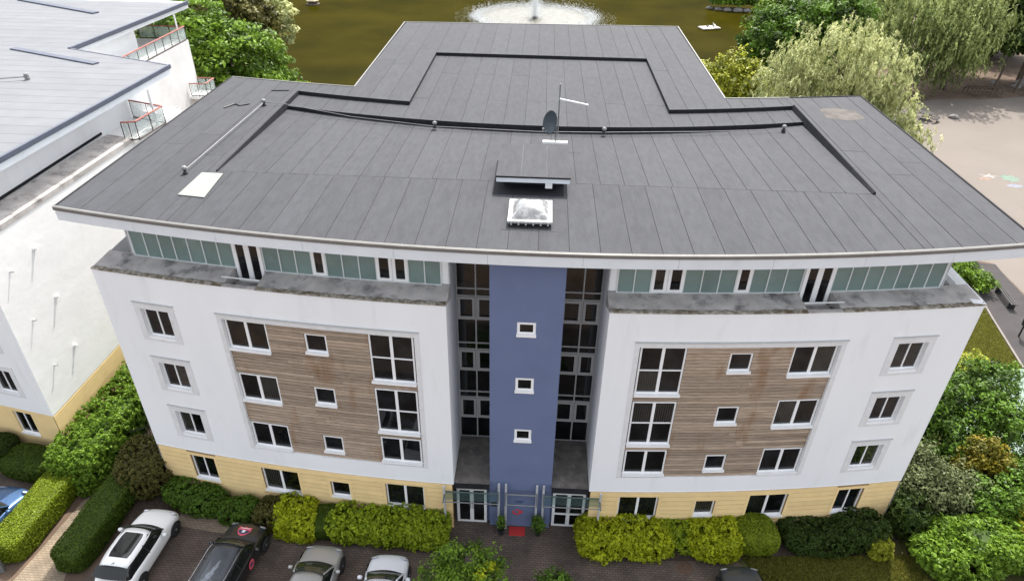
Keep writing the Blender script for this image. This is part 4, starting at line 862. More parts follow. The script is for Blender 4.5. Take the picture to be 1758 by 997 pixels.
# along the facade, left wing
G1 = 'hedges along the facade'
hedge('low_shrub', 'dark green low bush under the leftmost cream wall window', (-14.6, 19.75), (1.35, .75, .95), R_(-8), 15000, .05, 'green', 2.8, .17, .8, cat='shrub', group=G1, spread=.2)
hedge('low_shrub', 'small green bush behind the nose of the black car', (-12.45, 19.2), (.8, .65, .85), 0, 9000, .05, 'green', 2.6, .17, .8, cat='shrub', group=G1, spread=.2)
hedge('low_shrub', 'mixed olive bush right of the black car', (-10.95, 19.15), (.8, .75, 1.0), 0, 9000, .055, 'olive', 2.8, .17, .8, cat='shrub', group=G1, spread=.2)
hedge('golden_shrub', 'brightest yellow shrub, left of the dark clipped wedge', (-9.7, 18.8), (.82, .78, 1.05), 0, 9500, .072, 'yellow', 4.2, .13, .8, cat='shrub', group=G1, spread=.2)
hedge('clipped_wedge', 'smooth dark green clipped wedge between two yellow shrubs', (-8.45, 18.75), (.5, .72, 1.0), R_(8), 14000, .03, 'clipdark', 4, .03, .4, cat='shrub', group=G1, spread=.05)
hedge('golden_shrub', 'yellow-green shrub right of the dark clipped wedge', (-7.15, 18.75), (1.05, .78, 1.1), 0, 9500, .072, 'lime', 4.2, .13, .8, cat='shrub', group=G1, spread=.2)
hedge('golden_shrub', 'wide yellow-green shrub behind the small white car', (-5.3, 18.65), (1.15, .8, 1.1), R_(-3), 11000, .072, 'lime', 4.2, .13, .8, cat='shrub', group=G1, spread=.2)
hedge('golden_shrub', 'paler variegated shrub beside the left entrance canopy post', (-3.8, 18.6), (.55, .75, 1.1), 0, 6500, .065, 'lime', 4.2, .13, .8, cat='shrub', group=G1, spread=.22)
# right wing
hedge('golden_shrub', 'round yellow shrub just right of the entrance doors', (3.2, 18.65), (.88, .85, 1.15), 0, 9000, .08, 'yellow', 4.2, .13, .85, cat='shrub', group=G1, spread=.22)
hedge('golden_shrub', 'wide bright yellow shrub, second right of the entrance', (4.95, 18.8), (1.15, .8, 1.15), R_(2), 12000, .075, 'yellow', 4.2, .13, .8, cat='shrub', group=G1, spread=.2)
hedge('golden_shrub', 'thin darker yellow shrub above the manhole cover', (6.5, 19.0), (.85, .6, 1.05), 0, 6500, .07, 'lime', 4.2, .13, .8, cat='shrub', group=G1, spread=.2)
hedge('golden_shrub', 'big yellow shrub left of the clipped green dome', (8.05, 18.85), (1.0, .85, 1.2), R_(3), 11000, .07, 'yellow', 4.2, .13, .8, cat='shrub', group=G1, spread=.2)
hedge('clipped_dome', 'clipped olive green dome right of the yellow shrubs', (9.85, 19.1), (.9, .85, 1.3), 0, 17000, .036, 'clip', 3.4, .04, .5, cat='shrub', group=G1, spread=.08)
hedge('juniper', 'dark green spreading bush under the right wing, left half', (12.35, 19.35), (1.35, .85, 1.05), R_(4), 18000, .05, 'dark', 2.8, .17, .9, cat='shrub', group=G1, spread=.2)
hedge('juniper', 'dark green bush nearest the right building corner', (14.35, 19.65), (1.1, .95, 1.25), R_(6), 15000, .05, 'dark', 2.8, .17, .9, cat='shrub', group=G1, spread=.2)
hedge('low_shrub', 'small yellowish bush at the tip of the sunlit grass', (15.0, 19.0), (.42, .5, .9), 0, 5000, .055, 'goldgreen', 2.6, .17, .8, cat='shrub', group=G1, spread=.2)
# right of the building
hedge('cherry_laurel', 'large glossy bright green hedge in the lower right corner', (19.7, 19.05), (3.2, 1.3, 1.5), R_(6), 34000, .085, 'bright', 3.0, .17, .8, spread=.2)
hedge('cherry_laurel', 'yellowish green hedge at the right edge of the picture', (22.8, 20.6), (1.8, 2.0, 2.0), 0, 14000, .085, 'goldgreen', 2.8, .17, .8, spread=.2)
hedge('corner_shrub', 'dark bush tucked against the right building corner', (16.7, 20.4), (.75, 1.0, 1.7), 0, 10000, .055, 'dark', 2.6, .17, .8, cat='shrub', spread=.2)
shrub('cotoneaster', 'tall grey-green arching shrub beside the right building corner', [(17.7, 21.6, 1.3, 1.5, 1.5, 1.4), (19.0, 21.4, 1.1, 1.4, 1.2, 1.3), (17.4, 23.0, 1.6, 1.1, 1.2, 1.4)], 24000, .07, 'greygreen', .34)
shrub('bushy_plant', 'mid green bush between the grey-green shrub and the bright hedge', [(20.6, 20.9, 1.2, 1.5, 1.1, 1.2), (22.2, 21.6, 1.4, 1.2, 1.1, 1.3)], 13000, .075, 'green', .33)
shrub('orange_shrub', 'small orange-gold leaved shrub among the green trees at right', [(20.7, 23.0, 2.2, .85, .8, .8), (21.5, 22.4, 1.8, .7, .7, .9), (20.0, 22.6, 1.7, .6, .6, .7)], 6500, .07, 'orange', .26, lo=.3)
shrub('bushy_plant', 'dark green thicket behind the orange-gold shrub', [(20.2, 24.4, 1.5, 1.7, 1.3, 1.5), (22.6, 23.8, 1.6, 1.5, 1.3, 1.6)], 15000, .08, 'green', .36)
tree('open_tree', 'leafy open-crowned tree at the right edge beside the pale court', 'tree', (21.2, 25.6, 0), [(21.0, 26.0, 3.0, 1.9, 1.7, 1.2), (19.4, 25.4, 2.5, 1.3, 1.3, 1.0), (22.8, 26.9, 3.3, 1.5, 1.3, 1.0), (22.6, 25.2, 2.7, 1.5, 1.3, 1.1)], 15000, .085, 'green', .36, .11, lo=.3)
shrub('bushy_plant', 'dense green bush along the right end wall of the building', [(18.0, 25.6, 1.6, 1.3, 1.6, 1.5), (18.6, 28.0, 1.3, 1.2, 1.4, 1.3)], 12000, .08, 'bright', .35)
shrub('bushy_plant', 'small golden green bush between the court and the grass slope', [(23.6, 30.6, .8, 1.6, .8, .8), (25.2, 31.6, .6, .9, .6, .6)], 8000, .08, 'goldgreen', .3)
shrub('bushy_plant', 'leafy green shrub left of the dark bench on the path', [(29.6, 42.6, .7, 1.2, 1.6, .8), (30.5, 40.6, .6, .6, 1.0, .6), (31.4, 45.0, .9, 1.0, .5, .7)], 9000, .09, 'bright', .3)
# small trees in front of the entrance
tree('young_tree', 'feathery bright green young tree in front of the entrance', 'tree', (-2.1, 15.3, 0), [(-2.1, 15.7, 2.5, 1.2, 1.0, .9), (-3.0, 15.3, 2.1, .8, .8, .7), (-1.0, 15.4, 2.0, .8, .8, .7), (-2.0, 14.6, 2.6, 1.2, .9, .8)], 9000, .06, 'bright', .26, .05, lo=.3, per=30)
shrub('sapling', 'thin sparse green sapling right of the young tree', [(1.3, 15.6, 1.7, .75, .6, .5)], 1900, .055, 'green', .22, cat='tree', lo=.2)
shrub('rowan_blossom', 'small pale yellow flower heads on the young tree', [(-1.15, 15.35, 2.95, .22, .2, .16), (-1.5, 14.9, 3.0, .2, .2, .14)], 700, .05, 'yellow', .12, cat='blossom')

# ---- beyond the roof
GB = 'trees around the pond'
tree('pond_tree', 'broad layered green tree between the neighbour building and the pond', 'tree', (-30, 66, -.3), [(-29.3, 64.5, 6.8, 5.2, 4.2, 4.6), (-33.8, 66, 8.5, 4.2, 4, 4.2), (-25.8, 63.2, 4.2, 3.0, 3, 3.0), (-30, 62.5, 3.6, 4.6, 3, 3)], 42000, .2, 'bright', .95, .35, GB, flat=.4)
tree('pond_tree', 'dim olive tree behind the layered green tree', 'tree', (-38, 80, -.3), [(-37, 79, 7.5, 5.5, 4, 5), (-32.6, 78, 8, 3, 3, 3.4)], 16000, .24, 'olive', .9, .3, GB)
tree('blossom_tree', 'pale flowering branch tips over the water at upper left', 'tree', (-32.5, 83, -.3), [(-30.3, 82, 8.2, 1.7, 1.4, 1.6), (-29.8, 82, 5.8, .9, .8, 1.0)], 2600, .17, 'willow', .5, .15, GB)
shrub('waterside_shrub', 'golden green waterside shrub right behind the rear roof wing', [(19.6, 72, 3.6, 4.2, 3, 3.6), (16.8, 72.5, 3.4, 2.2, 2, 3.0), (23.0, 70.5, 2.6, 2.6, 2.2, 2.6)], 30000, .15, 'goldgreen', .65, GB)
tree('pond_tree', 'dark green round tree on the pond bank right of the water', 'tree', (31, 87, -.2), [(28.5, 86, 6.0, 4.6, 4, 4.0), (33.5, 86, 7.5, 5, 4.2, 4.2), (30.5, 84, 2.6, 5.5, 3, 3)], 34000, .22, 'green', 1.0, .35, GB)
tree('willow_tree', 'pale silvery willow in front, beside the right rear roof corner', 'tree', (28, 64.5, 0), [(27.0, 64, 8.8, 4.6, 3.6, 3.7), (31.2, 62.8, 5.0, 2.7, 2.4, 2.6), (23.4, 65, 6.4, 3.1, 3, 3.6), (30.3, 64, 8.4, 2.8, 2.6, 3.0), (27.5, 62.5, 5, 4, 2.4, 3), (33.6, 61.6, 3.4, 1.4, 1.3, 1.2)], 60000, .17, 'willow', 1.05, .4, GB, per=90, droop=.8, aspect=.26, flat=.9, strand=.85)
tree('willow_tree', 'second drooping willow standing on the playground edge', 'tree', (50.6, 88.4, 0), [(45.5, 88, 7.6, 5, 4, 4.6), (49.8, 86.5, 8.0, 4.4, 4, 4.6), (47.5, 85.5, 5.2, 4.8, 3, 3.2), (42, 89, 8.5, 4, 3.5, 4)], 46000, .2, 'willow2', 1.2, .45, GB, per=90, droop=.8, aspect=.26, flat=1.0, strand=1.3)
for i, (x, y, r, z, lab) in enumerate([(62.5, 93, 6.5, 12.5, 'tall dark tree at the upper right edge above the trunks'), (71, 94, 6.5, 12.0, 'dark tree at the far right edge behind the stones'), (55.5, 97, 6, 12.5, 'dark shaded tree behind the second willow'), (66, 108, 7, 7.0, 'far dark tree filling the upper right corner'), (80, 92, 7, 12, 'dark tree beyond the right edge of the playground')]):
    tree('dark_tree', lab, 'tree', (x, y, 0), [(x, y, z, r, r*.85, 6.0), (x-2, y+1, z-4, r*.8, r*.7, 3.6), (x+2, y-3, z-1, r*.7, r*.6, 4)], 24000, .26, 'dark', 1.1, .4, GB)
tree('far_tree', 'bright green tree at the top edge above the pale willow', 'tree', (41, 110, 0), [(41, 109, 5.6, 6, 4, 4), (36, 110, 4.8, 4, 3.5, 3.6)], 20000, .26, 'bright', 1.1, .3, GB)
tree('far_tree', 'mid green tree at the top edge between the two willows', 'tree', (49, 112, 0), [(49.5, 111, 6.0, 6, 4, 4.6)], 15000, .26, 'green', 1.1, .3, GB)
shrub('island_shrub', 'low green bush on the rocky islet in the pond', [(37.0, 141.5, 1.0, 3.6, 2.2, 1.8), (33.6, 142, .6, 1.8, 1.6, 1.2)], 9000, .26, 'bright', .8, GB)
shrub('bank_shrub', 'dark low shrub on the bank under the round green tree', [(25.5, 79, 1.6, 2.6, 2.6, 2.2), (29, 76, 1.6, 3.4, 3, 2.4)], 12000, .2, 'dark', .8, GB)
shrub('bank_shrub', 'shaded shrub under the front willow beside the soil', [(36.8, 80, 1.4, 2.4, 2.2, 1.9)], 7000, .2, 'dark', .8, GB)

# grass that cannot be counted
def grass(name, label, polys, n, hgt):
    rng = rngn(); P = []
    for (x0, y0), (x1, y1), (x2, y2), k in polys:
        u, v = rng.uniform(0, 1, (2, int(n*k))); f = u+v > 1; u[f], v[f] = 1-u[f], 1-v[f]
        P.append(np.stack([x0+(x1-x0)*u+(x2-x0)*v, y0+(y1-y0)*u+(y2-y0)*v, np.full(len(u), .03)], 1))
    P = np.vstack(P); N = len(P); d = rng.normal(0, 1, (N, 3)); d[:, 2] = .25
    o = leaf_object(name, P, d, hgt, rng.uniform(0, 1, N), 'grass', None, rng, .28, .3, None, .55); prop(o, label, 'grass', None, 'stuff')
grass('lawn_grass', 'short patchy grass in front of the right wing and on the slope beside the path', [((9.2, 18.4), (9.9, 17.2), (16.5, 18.9), .35), ((9.9, 17.2), (16.8, 17.2), (16.5, 18.9), .4), ((24.8, 31.3), (28.5, 32.1), (29.4, 37.1), .4), ((24.8, 31.3), (29.4, 37.1), (30.4, 43), .4), ((24.8, 31.3), (26, 44), (30.4, 43), .5)], 26000, .06)

# ================================================================== VEHICLES
def car_paint(name, col, metal=.0, rough=.25):
    m, t, b = new_mat(name); b.inputs['Base Color'].default_value = (*col, 1); b.inputs['Metallic'].default_value = metal; b.inputs['Roughness'].default_value = rough; b.inputs['Coat Weight'].default_value = .6; b.inputs['Coat Roughness'].default_value = .06
    n = t.nodes.new('ShaderNodeTexNoise'); n.inputs['Scale'].default_value = 3; n.inputs['Detail'].default_value = 6; mr = t.nodes.new('ShaderNodeMapRange'); mr.inputs[3].default_value = rough; mr.inputs[4].default_value = rough+.18
    t.links.new(n.outputs['Fac'], mr.inputs[0]); t.links.new(mr.outputs[0], b.inputs['Roughness'])
    return m
M['car_glass'] = mat('tinted_car_glass', (.012, .014, .013), .05, spec=.55, var=.1)
M['windscreen'] = mat('windscreen_glass', (.035, .04, .03), .06, spec=.6, var=.5, scale=2.2)
M['tyre'] = mat('tyre_rubber', (.02, .02, .02), .85); M['rim'] = mat('alloy_rim', (.35, .35, .36), .3, metal=.7); M['chrome'] = mat('chrome', (.6, .6, .62), .15, metal=.9)
M['lamp_red'] = mat('red_lamp', (.45, .02, .02), .15); M['lamp_clear'] = mat('clear_lamp', (.55, .57, .6), .12, spec=.7); M['trimblack'] = mat('black_plastic', (.018, .018, .02), .5)
def loft(rows, closed_ends=True):
    mb = MB(); m_ = len(rows[0]); n = len(rows); mb.v = [p for r in rows for p in r]
    mb.f = [(i*m_+j, i*m_+(j+1) % m_, (i+1)*m_+(j+1) % m_, (i+1)*m_+j) for i in range(n-1) for j in range(m_)]
    mb.f += [tuple(range(m_-1, -1, -1)), tuple((n-1)*m_+j for j in range(m_))]
    return mb
def subsurf(o, l=2):
    md = o.modifiers.new('smooth', 'SUBSURF'); md.levels = l; md.render_levels = l; return o
def car(name, label, loc, rz, paint, L=3.9, W=1.72, H=1.42, hood=.92, belt=.95, wsb=.75, wst=.15, rt=-1.2, rb=-1.75, roofmat=None, wheel=.31, sunroof=False, rails=False, mini=False, group='cars parked facing the building'):
    """nose towards +Y; wsb/wst: windscreen base and top, rt/rb: rear window top and base along the length"""
    o = empty(name, loc, rz); prop(o, label, 'car', group); h2 = L/2; w2 = W/2
    st = [(-h2, .72, .36, .62, .66), (-h2+.1, .90, .27, .78, .84), (-h2+.45, .985, .2, .9, .96), (rb+.5, 1.0, .18, belt-.03, belt), (0, 1.0, .17, belt-.06, belt-.02), (wsb, 1.0, .18, belt-.08, hood+.05), (h2-1.0, .99, .2, hood-.12, hood), (h2-.45, .965, .24, hood-.2, hood-.09), (h2-.14, .86, .28, hood-.33, hood-.22), (h2, .66, .36, hood-.45, hood-.38)]
    rows = []
    for y, k, zl, zs, zt in st:
        w_ = w2*k; half = [(.0, zl), (w_*.86, zl), (w_*.985, zl+.14), (w_, (zl+zs)/2+.05), (w_*.965, zs), (w_*.80, zt-.03 if zt > zs else zs), (w_*.4, zt), (0, zt+.012)]
        rows.append([(x, y, z) for x, z in half]+[(-x, y, z) for x, z in half[-2:0:-1]])
    subsurf(loft(rows).build('body', paint, o, smooth=True))
    # glasshouse
    wb, wt = w2*.90, w2*.70; zb = belt-.1
    gs = [(wsb+.02, wb*.96, wb*.92, zb+.12), (wsb-.10, wb*.98, wb*.86, zb+.22), (wst, wb, wt*1.0, H-.03), (wst-.25, wb, wt*1.03, H-.005), ((wst+rt)/2, wb, wt*1.04, H), (rt+.15, wb*.98, wt, H-.03), (rt-.05, wb*.97, wt*.97, H-.08), (rb, wb*.93, wt*1.06, zb+.12)]
    rows = []
    for y, b_, t_2, z in gs:
        half = [(0, zb-.05), (b_, zb-.05), (b_*.995, zb+.04), ((b_+t_2)/2, (zb+z)/2+.01), (t_2, z-.045), (t_2*.82, z-.008), (0, z+.012)]
        rows.append([(x, y, zz) for x, zz in half]+[(-x, y, zz) for x, zz in half[-2:0:-1]])
    subsurf(loft(rows).build('glasshouse', 'car_glass', o, smooth=True))
    # windscreen
    ws = MB(); N = 6; v = []
    for i in range(N+1):
        for j in range(9):
            u = j/8*2-1; a = i/N; y = (wsb-.03)*(1-a)+(wst+.03)*a-.05*u*u; ww = (wb*.90*(1-a)+wt*.93*a); z = (zb+.17)*(1-a)+(H-.015)*a+.045*math.sin(math.pi*a)-.03*u*u+.022
            v.append((u*ww, y, z))
    ws.add(v, [(i*9+j, i*9+j+1, (i+1)*9+j+1, (i+1)*9+j) for i in range(N) for j in range(8)]); ws.build('windscreen', 'windscreen', o, smooth=True)
    # roof skin
    rf = MB(); v = []; N = 8; ys = [wst-.02+(rt+.02-wst)*i/N for i in range(N+1)]
    for i, y in enumerate(ys):
        e = 1-.10*abs(2*i/N-1)**3
        for j in range(9):
            u = j/8*2-1; v.append((u*wt*1.05*e, y+.04*(1-u*u)*(1 if i == 0 else 0), H+.028-.075*abs(u)**3.5-.03*(abs(2*i/N-1)**2.5)))
    k = len(v); v += [(x, y, z-.03) for x, y, z in v]; f = [(i*9+j, i*9+j+1, (i+1)*9+j+1, (i+1)*9+j) for i in range(N) for j in range(8)]
    rim = list(range(9))+[i*9+8 for i in range(1, N+1)]+[N*9+j for j in range(7, -1, -1)]+[i*9 for i in range(N-1, 0, -1)]; f += [(rim[q], rim[q]+k, rim[(q+1) % len(rim)]+k, rim[(q+1) % len(rim)]) for q in range(len(rim))]
    rf.add(v, f); roof_o = rf.build('roof_panel', roofmat or paint, o, smooth=True)
    if sunroof:
        sf = MB(); ya, yb = wst-.22, rt+.35; v = []
        for i in range(7):
            for j in range(7):
                u, a = j/6*2-1, i/6; sx = wt*.72*(1-.12*(abs(2*a-1)**6)); v.append((u*sx, ya+(yb-ya)*a, H+.036-.02*abs(u)**3-.02*(abs(2*(ya+(yb-ya)*a-wst)/(rt-wst)-1)**2.5)))
        sf.add(v, [(i*7+j, i*7+j+1, (i+1)*7+j+1, (i+1)*7+j) for i in range(6) for j in range(6)]); sf.build('sunroof', 'car_glass', roof_o, smooth=True)
    if rails:
        for s in (-1, 1): MB().tube([(s*wt*1.02, wst-.1, H-.0), (s*wt*1.05, wst-.4, H+.05), (s*wt*1.05, rt+.3, H+.05), (s*wt*1.0, rt+.05, H-.01)], .022, 6).build('roof_rail', 'chrome', roof_o)
    # pillars
    for s in (-1, 1):
        MB().tube([(s*wb*.97, wsb-.02, zb+.12), (s*(wb+wt)/2, (wsb+wst)/2, (zb+H)/2+.07), (s*wt*1.0, wst, H-.03)], .035, 6).build('pillar', paint if not mini else 'trimblack', o)
        MB().tube([(s*wb*.985, -.35, zb+.02), (s*wt*1.035, -.42, H-.04)], .03, 6).build('pillar', 'trimblack', o)
        # mirrors
        mb = MB(); mb.lathe([(.01, -.10), (.07, -.08), (.085, 0), (.07, .08), (.01, .10)], (s*(w2+.10), wsb-.28, belt+.04), 10, 'x'); mr = mb.build('mirror', paint, o, smooth=True)
        MB().tube([(s*(w2-.05), wsb-.26, belt-.02), (s*(w2+.06), wsb-.28, belt+.02)], .025, 6).build('bracket', 'trimblack', mr)
        # lamps
        mb = MB(); mb.lathe([(.01, .05), (.10, .045), (.145, .01), (.15, -.03)], (0, 0, 0), 16); hl = mb.build('headlight', 'lamp_clear', o, smooth=True); hl.location = (s*w2*.70, h2-.27, hood-.22); hl.rotation_euler = (R_(-52), R_(s*18), 0)
        if not mini: hl.scale = (1.0, 1.5, .7)
        mb = MB(); mb.lathe([(.13, .012), (.155, .012), (.16, -.02), (.13, -.02)], (0, 0, 0), 16); mb.build('ring', 'chrome' if mini else paint, hl, smooth=True)
        mb = MB(); mb.box(s*w2*.62-.10, s*w2*.62+.10, -h2-.0, -h2+.12, .62, .86); subsurf(mb.build('tail_light', 'lamp_red', o), 2)
        for y in (h2-.72, -h2+.68):
            mb = MB(); mb.lathe([(wheel*.62, -.10), (wheel*.95, -.105), (wheel, -.06), (wheel, .06), (wheel*.95, .105), (wheel*.62, .10)], (s*(w2-.085), y, wheel), 22, 'x'); wo = mb.build('wheel', 'tyre', o, smooth=True)
            mb = MB(); sx = s*(w2-.085)+s*.085
            for q in range(5):
                a = 2*math.pi*q/5; d = (math.cos(a), math.sin(a)); mb.hexa([(sx-.012, y+d[0]*.02-d[1]*.035, wheel+d[1]*.02+d[0]*.035), (sx+.012, y+d[0]*.02-d[1]*.035, wheel+d[1]*.02+d[0]*.035), (sx+.012, y+d[0]*.02+d[1]*.035, wheel+d[1]*.02-d[0]*.035), (sx-.012, y+d[0]*.02+d[1]*.035, wheel+d[1]*.02-d[0]*.035), (sx-.012, y+d[0]*wheel*.64-d[1]*.03, wheel+d[1]*wheel*.64+d[0]*.03), (sx+.012, y+d[0]*wheel*.64-d[1]*.03, wheel+d[1]*wheel*.64+d[0]*.03), (sx+.012, y+d[0]*wheel*.64+d[1]*.03, wheel+d[1]*wheel*.64-d[0]*.03), (sx-.012, y+d[0]*wheel*.64+d[1]*.03, wheel+d[1]*wheel*.64-d[0]*.03)])
            mb.lathe([(.05, -.015), (.06, .0), (.05, .02)], (sx, y, wheel), 10, 'x'); mb.build('rim', 'rim', wo)
            mb = MB(); pts = [(wheel+.065, a) for a in np.linspace(-.12, math.pi+.12, 15)]
            v = [(s*(w2+.004), y+r*math.cos(a), wheel+r*math.sin(a)) for r, a in pts]+[(s*(w2-.05), y, wheel-.05)]; mb.add(v, [(i, i+1, 15) for i in range(14)]); mb.build('wheel_arch', 'trimblack', o)
    MB().tube([(-.45, wsb+.02, belt+.02), (.1, wsb-.12, belt+.12)], .012, 5).build('wiper', 'trimblack', o)
    mb = MB(); v = []
    for j in range(9):
        u = j/8*2-1; v += [(u*wb*.93, wsb+.10-.10*u*u, hood+.052-.04*u*u), (u*wb*.93, wsb-.02-.10*u*u, zb+.195-.02*u*u)]
    mb.add(v, [(2*j, 2*j+2, 2*j+3, 2*j+1) for j in range(8)]); mb.build('cowl', 'trimblack', o, smooth=True)
    MB().tube([(0, rt+.12, H), (0, rt-.02, H+.10)], .02, 6, .006).build('antenna', 'trimblack', o)
    return o
P1 = car_paint('white_car_paint', (.76, .76, .75)); P2 = car_paint('black_car_paint', (.010, .010, .011), 0, .22); P3 = car_paint('silver_car_paint', (.42, .415, .40), .5, .3); P4 = car_paint('white_car_paint_cool', (.72, .74, .77)); P5 = car_paint('dark_grey_car_paint', (.035, .04, .045), .2, .3); P6 = car_paint('blue_car_paint', (.06, .13, .27), .4, .25)
M['roofgrey'] = car_paint('grey_roof_paint', (.055, .062, .072), .3, .25)
c = car('parked_car', 'small white hatchback with black sunroof parked beside the dark clipped hedge', (-15.72, 16.95, .008), R_(-4), P1, 3.85, 1.70, 1.40, hood=.95, wsb=.72, wst=.30, rt=-1.42, rb=-1.72, sunroof=True, mini=True)
mb = MB(); 
v = []
for j in range(9):
    u = j/8*2-1; v += [(u*.64, -1.47-.02*(1-u*u), 1.375), (u*.70, -1.78-.06*(1-u*u), 1.10), ]
mb.add(v, [(2*j, 2*j+2, 2*j+3, 2*j+1) for j in range(8)]); mb.build('rear_window', 'car_glass', c, smooth=True)
c = car('parked_car', 'black estate car with pink shield emblem on its bonnet', (-11.72, 16.35, .008), R_(-6), P2, 4.1, 1.74, 1.52, hood=1.0, belt=1.02, wsb=.85, wst=.32, rt=-1.75, rb=-2.0, roofmat='roofgrey', rails=True)
def decal(pts, mt, y0, z, name, parent): MB().add([(x, y0+y, z(x, y0+y)) for x, y in pts], [tuple(range(len(pts)))]).build(name, mt, parent)
hz = lambda x, y: 1.052-.07*abs(x)**2-.14*max(0, y-1.0)
shield = [(-.27, .22), (-.12, .17), (0, .22), (.12, .17), (.27, .22), (.28, 0), (.17, -.2), (0, -.29), (-.17, -.2), (-.28, 0)]
decal(shield, 'pink', 1.38, lambda x, y: hz(x, y)-.035, 'bonnet_emblem', c); decal([(x*.8, y*.45-.05) for x, y in shield], 'navy', 1.38, lambda x, y: hz(x, y)-.031, 'bonnet_emblem', c)
decal([(-.07, -.1), (.05, -.1), (.08, .02), (-.05, .04)], 'white', 1.38, lambda x, y: hz(x, y)-.027, 'bonnet_emblem', c); decal([(-.2, .12), (.2, .12), (.18, .15), (-.18, .15)], 'white', 1.38, lambda x, y: hz(x, y)-.027, 'bonnet_emblem', c)
MB().add([(.882, .15+.2*math.cos(a), .66+.24*math.sin(a)) for a in np.linspace(0, 2*math.pi, 18)[:-1]], [tuple(range(17))]).build('door_emblem', 'pink', c)
MB().add([(.885, .15+.12*math.cos(a), .66+.08*math.sin(a)) for a in np.linspace(0, 2*math.pi, 12)[:-1]], [tuple(range(11))]).build('door_emblem', 'navy', c)
M['ghost'] = mat('pale_roof_print', (.20, .215, .24), .5, var=.2, scale=6)
decal([(-.30, -.75), (-.16, -.62), (-.05, -.74), (.04, -.55), (.12, -.30), (.07, -.16), (.14, .02), (.09, .16), (.10, .34), (.03, .22), (-.01, .04), (-.07, -.06), (-.06, -.22), (-.17, -.34), (-.15, -.5)], 'ghost', -.75, lambda x, y: 1.552, 'roof_print', c)
car('parked_car', 'silver car with its windscreen just in the picture', (-8.2, 15.55, .008), R_(-3), P3, 4.0, 1.70, 1.40, hood=.9, belt=.93, wsb=.85, wst=.15)
car('parked_car', 'plain white car nearest the entrance, roof cut off by the frame', (-5.35, 15.3, .008), R_(0), P4, 3.9, 1.68, 1.42, hood=.93, wsb=.85, wst=.25)
car('parked_car', 'dark grey car on the right at the bottom edge', (8.8, 15.6, .008), R_(3), P5, 3.9, 1.72, 1.42, hood=.95, wsb=.8, wst=.2)
car('parked_car', 'blue car at the left edge beside the sunlit hedge', (-22.85, 17.7, .008), R_(-10), P6, 4.0, 1.72, 1.42, hood=.92, wsb=.8, wst=.2)

# ================================================================== SMALL THINGS
for i, (x, y, lab, big) in enumerate(((-.96, 18.95, 'slim potted plant in a black pot left of the red doormat', 0), (.62, 18.98, 'fuller potted bush in a black pot right of the red doormat', 1))):
    t = empty('potted_plant', (x, y, .008)); prop(t, lab, 'plant', 'pots at the entrance')
    mb = MB(); mb.lathe([(.10, 0), (.14, .30), (.15, .33), (.13, .33), (.12, .28), (.01, .27)], (0, 0, 0), 14); mb.build('pot', 'black', t)
    rng = rngn(); P, Nn, T = crown_points([(0, 0, .75, .16, .16, .42)] if not big else [(0, 0, .75, .28, .26, .42)], 800 if not big else 1800, .09, rng, 20, .3); leaf_object('foliage', P, Nn, .04, T, 'green', t, rng)
    MB().tube([(0, 0, .25), (0, 0, .9)], .012, 5).build('stem', 'bark', t)
mb = MB(); mb.lathe([(.33, 0), (.33, .006), (.27, .006), (.27, .010), (.01, .010)], (6.75, 17.75, .010), 24); prop(mb.build('manhole_cover', mat('rusty_iron', (.10, .06, .04), .8, var=.3, scale=8)), 'round rusty manhole cover in the brown paving', 'manhole cover')
t = empty('iron_fence', (-18.0, 23.3, 0)); prop(t, 'dark iron railing fence between the laurel and the facade corner', 'fence')
for i in range(17): MB().tube([(-.9+i*.12, -.55+i*.075, 0), (-.9+i*.12, -.55+i*.075, 1.3)], .014, 5).build('bar', 'black', t)
for z in (.2, 1.2): MB().tube([(-.95, -.58, z), (1.1, .7, z)], .02, 5).build('rail', 'black', t)
t = empty('sign_post', (-21.05, 15.95, 0), R_(20)); prop(t, 'short grey box post at the lower left edge beside the path', 'post')
mb = MB(); mb.box(-.13, .13, -.08, .08, 0, .95); mb.build('body', 'galv', t); MB().box(-.14, .14, -.09, .09, .95, .98).build('cap', 'alu_pale', t)
# round picnic tables
for (x, y, lab) in ((39.9, 73.8, 'round dark picnic table nearest the roof corner'), (42.9, 76.4, 'round dark picnic table farther from the roof corner')):
    t = empty('picnic_table', (x, y, 0)); prop(t, lab, 'table', 'round picnic tables')
    mb = MB(); mb.lathe([(.01, .70), (.72, .70), (.74, .73), (.72, .76), (.01, .76)], (0, 0, 0), 24); mb.build('table_top', M['wood_dark'] if 'wood_dark' in M else M.setdefault('wood_dark', mat('weathered_dark_wood', (.032, .03, .028), .8, var=.2)), t)
    for k in range(4):
        a0, a1 = k*math.pi/2+.12, (k+1)*math.pi/2-.12; v = []
        for i in range(7):
            a = a0+(a1-a0)*i/6; v += [(1.1*math.cos(a), 1.1*math.sin(a), .42), (1.45*math.cos(a), 1.45*math.sin(a), .42), (1.45*math.cos(a), 1.45*math.sin(a), .47), (1.1*math.cos(a), 1.1*math.sin(a), .47)]
        MB().add(v, [(0, 1, 2, 3), (27, 26, 25, 24)]+[(4*i+j, 4*i+(j+1) % 4, 4*i+4+(j+1) % 4, 4*i+4+j) for i in range(6) for j in range(4)]).build('bench_seat', 'wood_dark', t)
        a = (a0+a1)/2; MB().tube([(0, 0, .68), (.7*math.cos(a), .7*math.sin(a), .5), (1.28*math.cos(a), 1.28*math.sin(a), .42), (1.28*math.cos(a), 1.28*math.sin(a), 0)], .04, 6).build('leg', 'black', t)
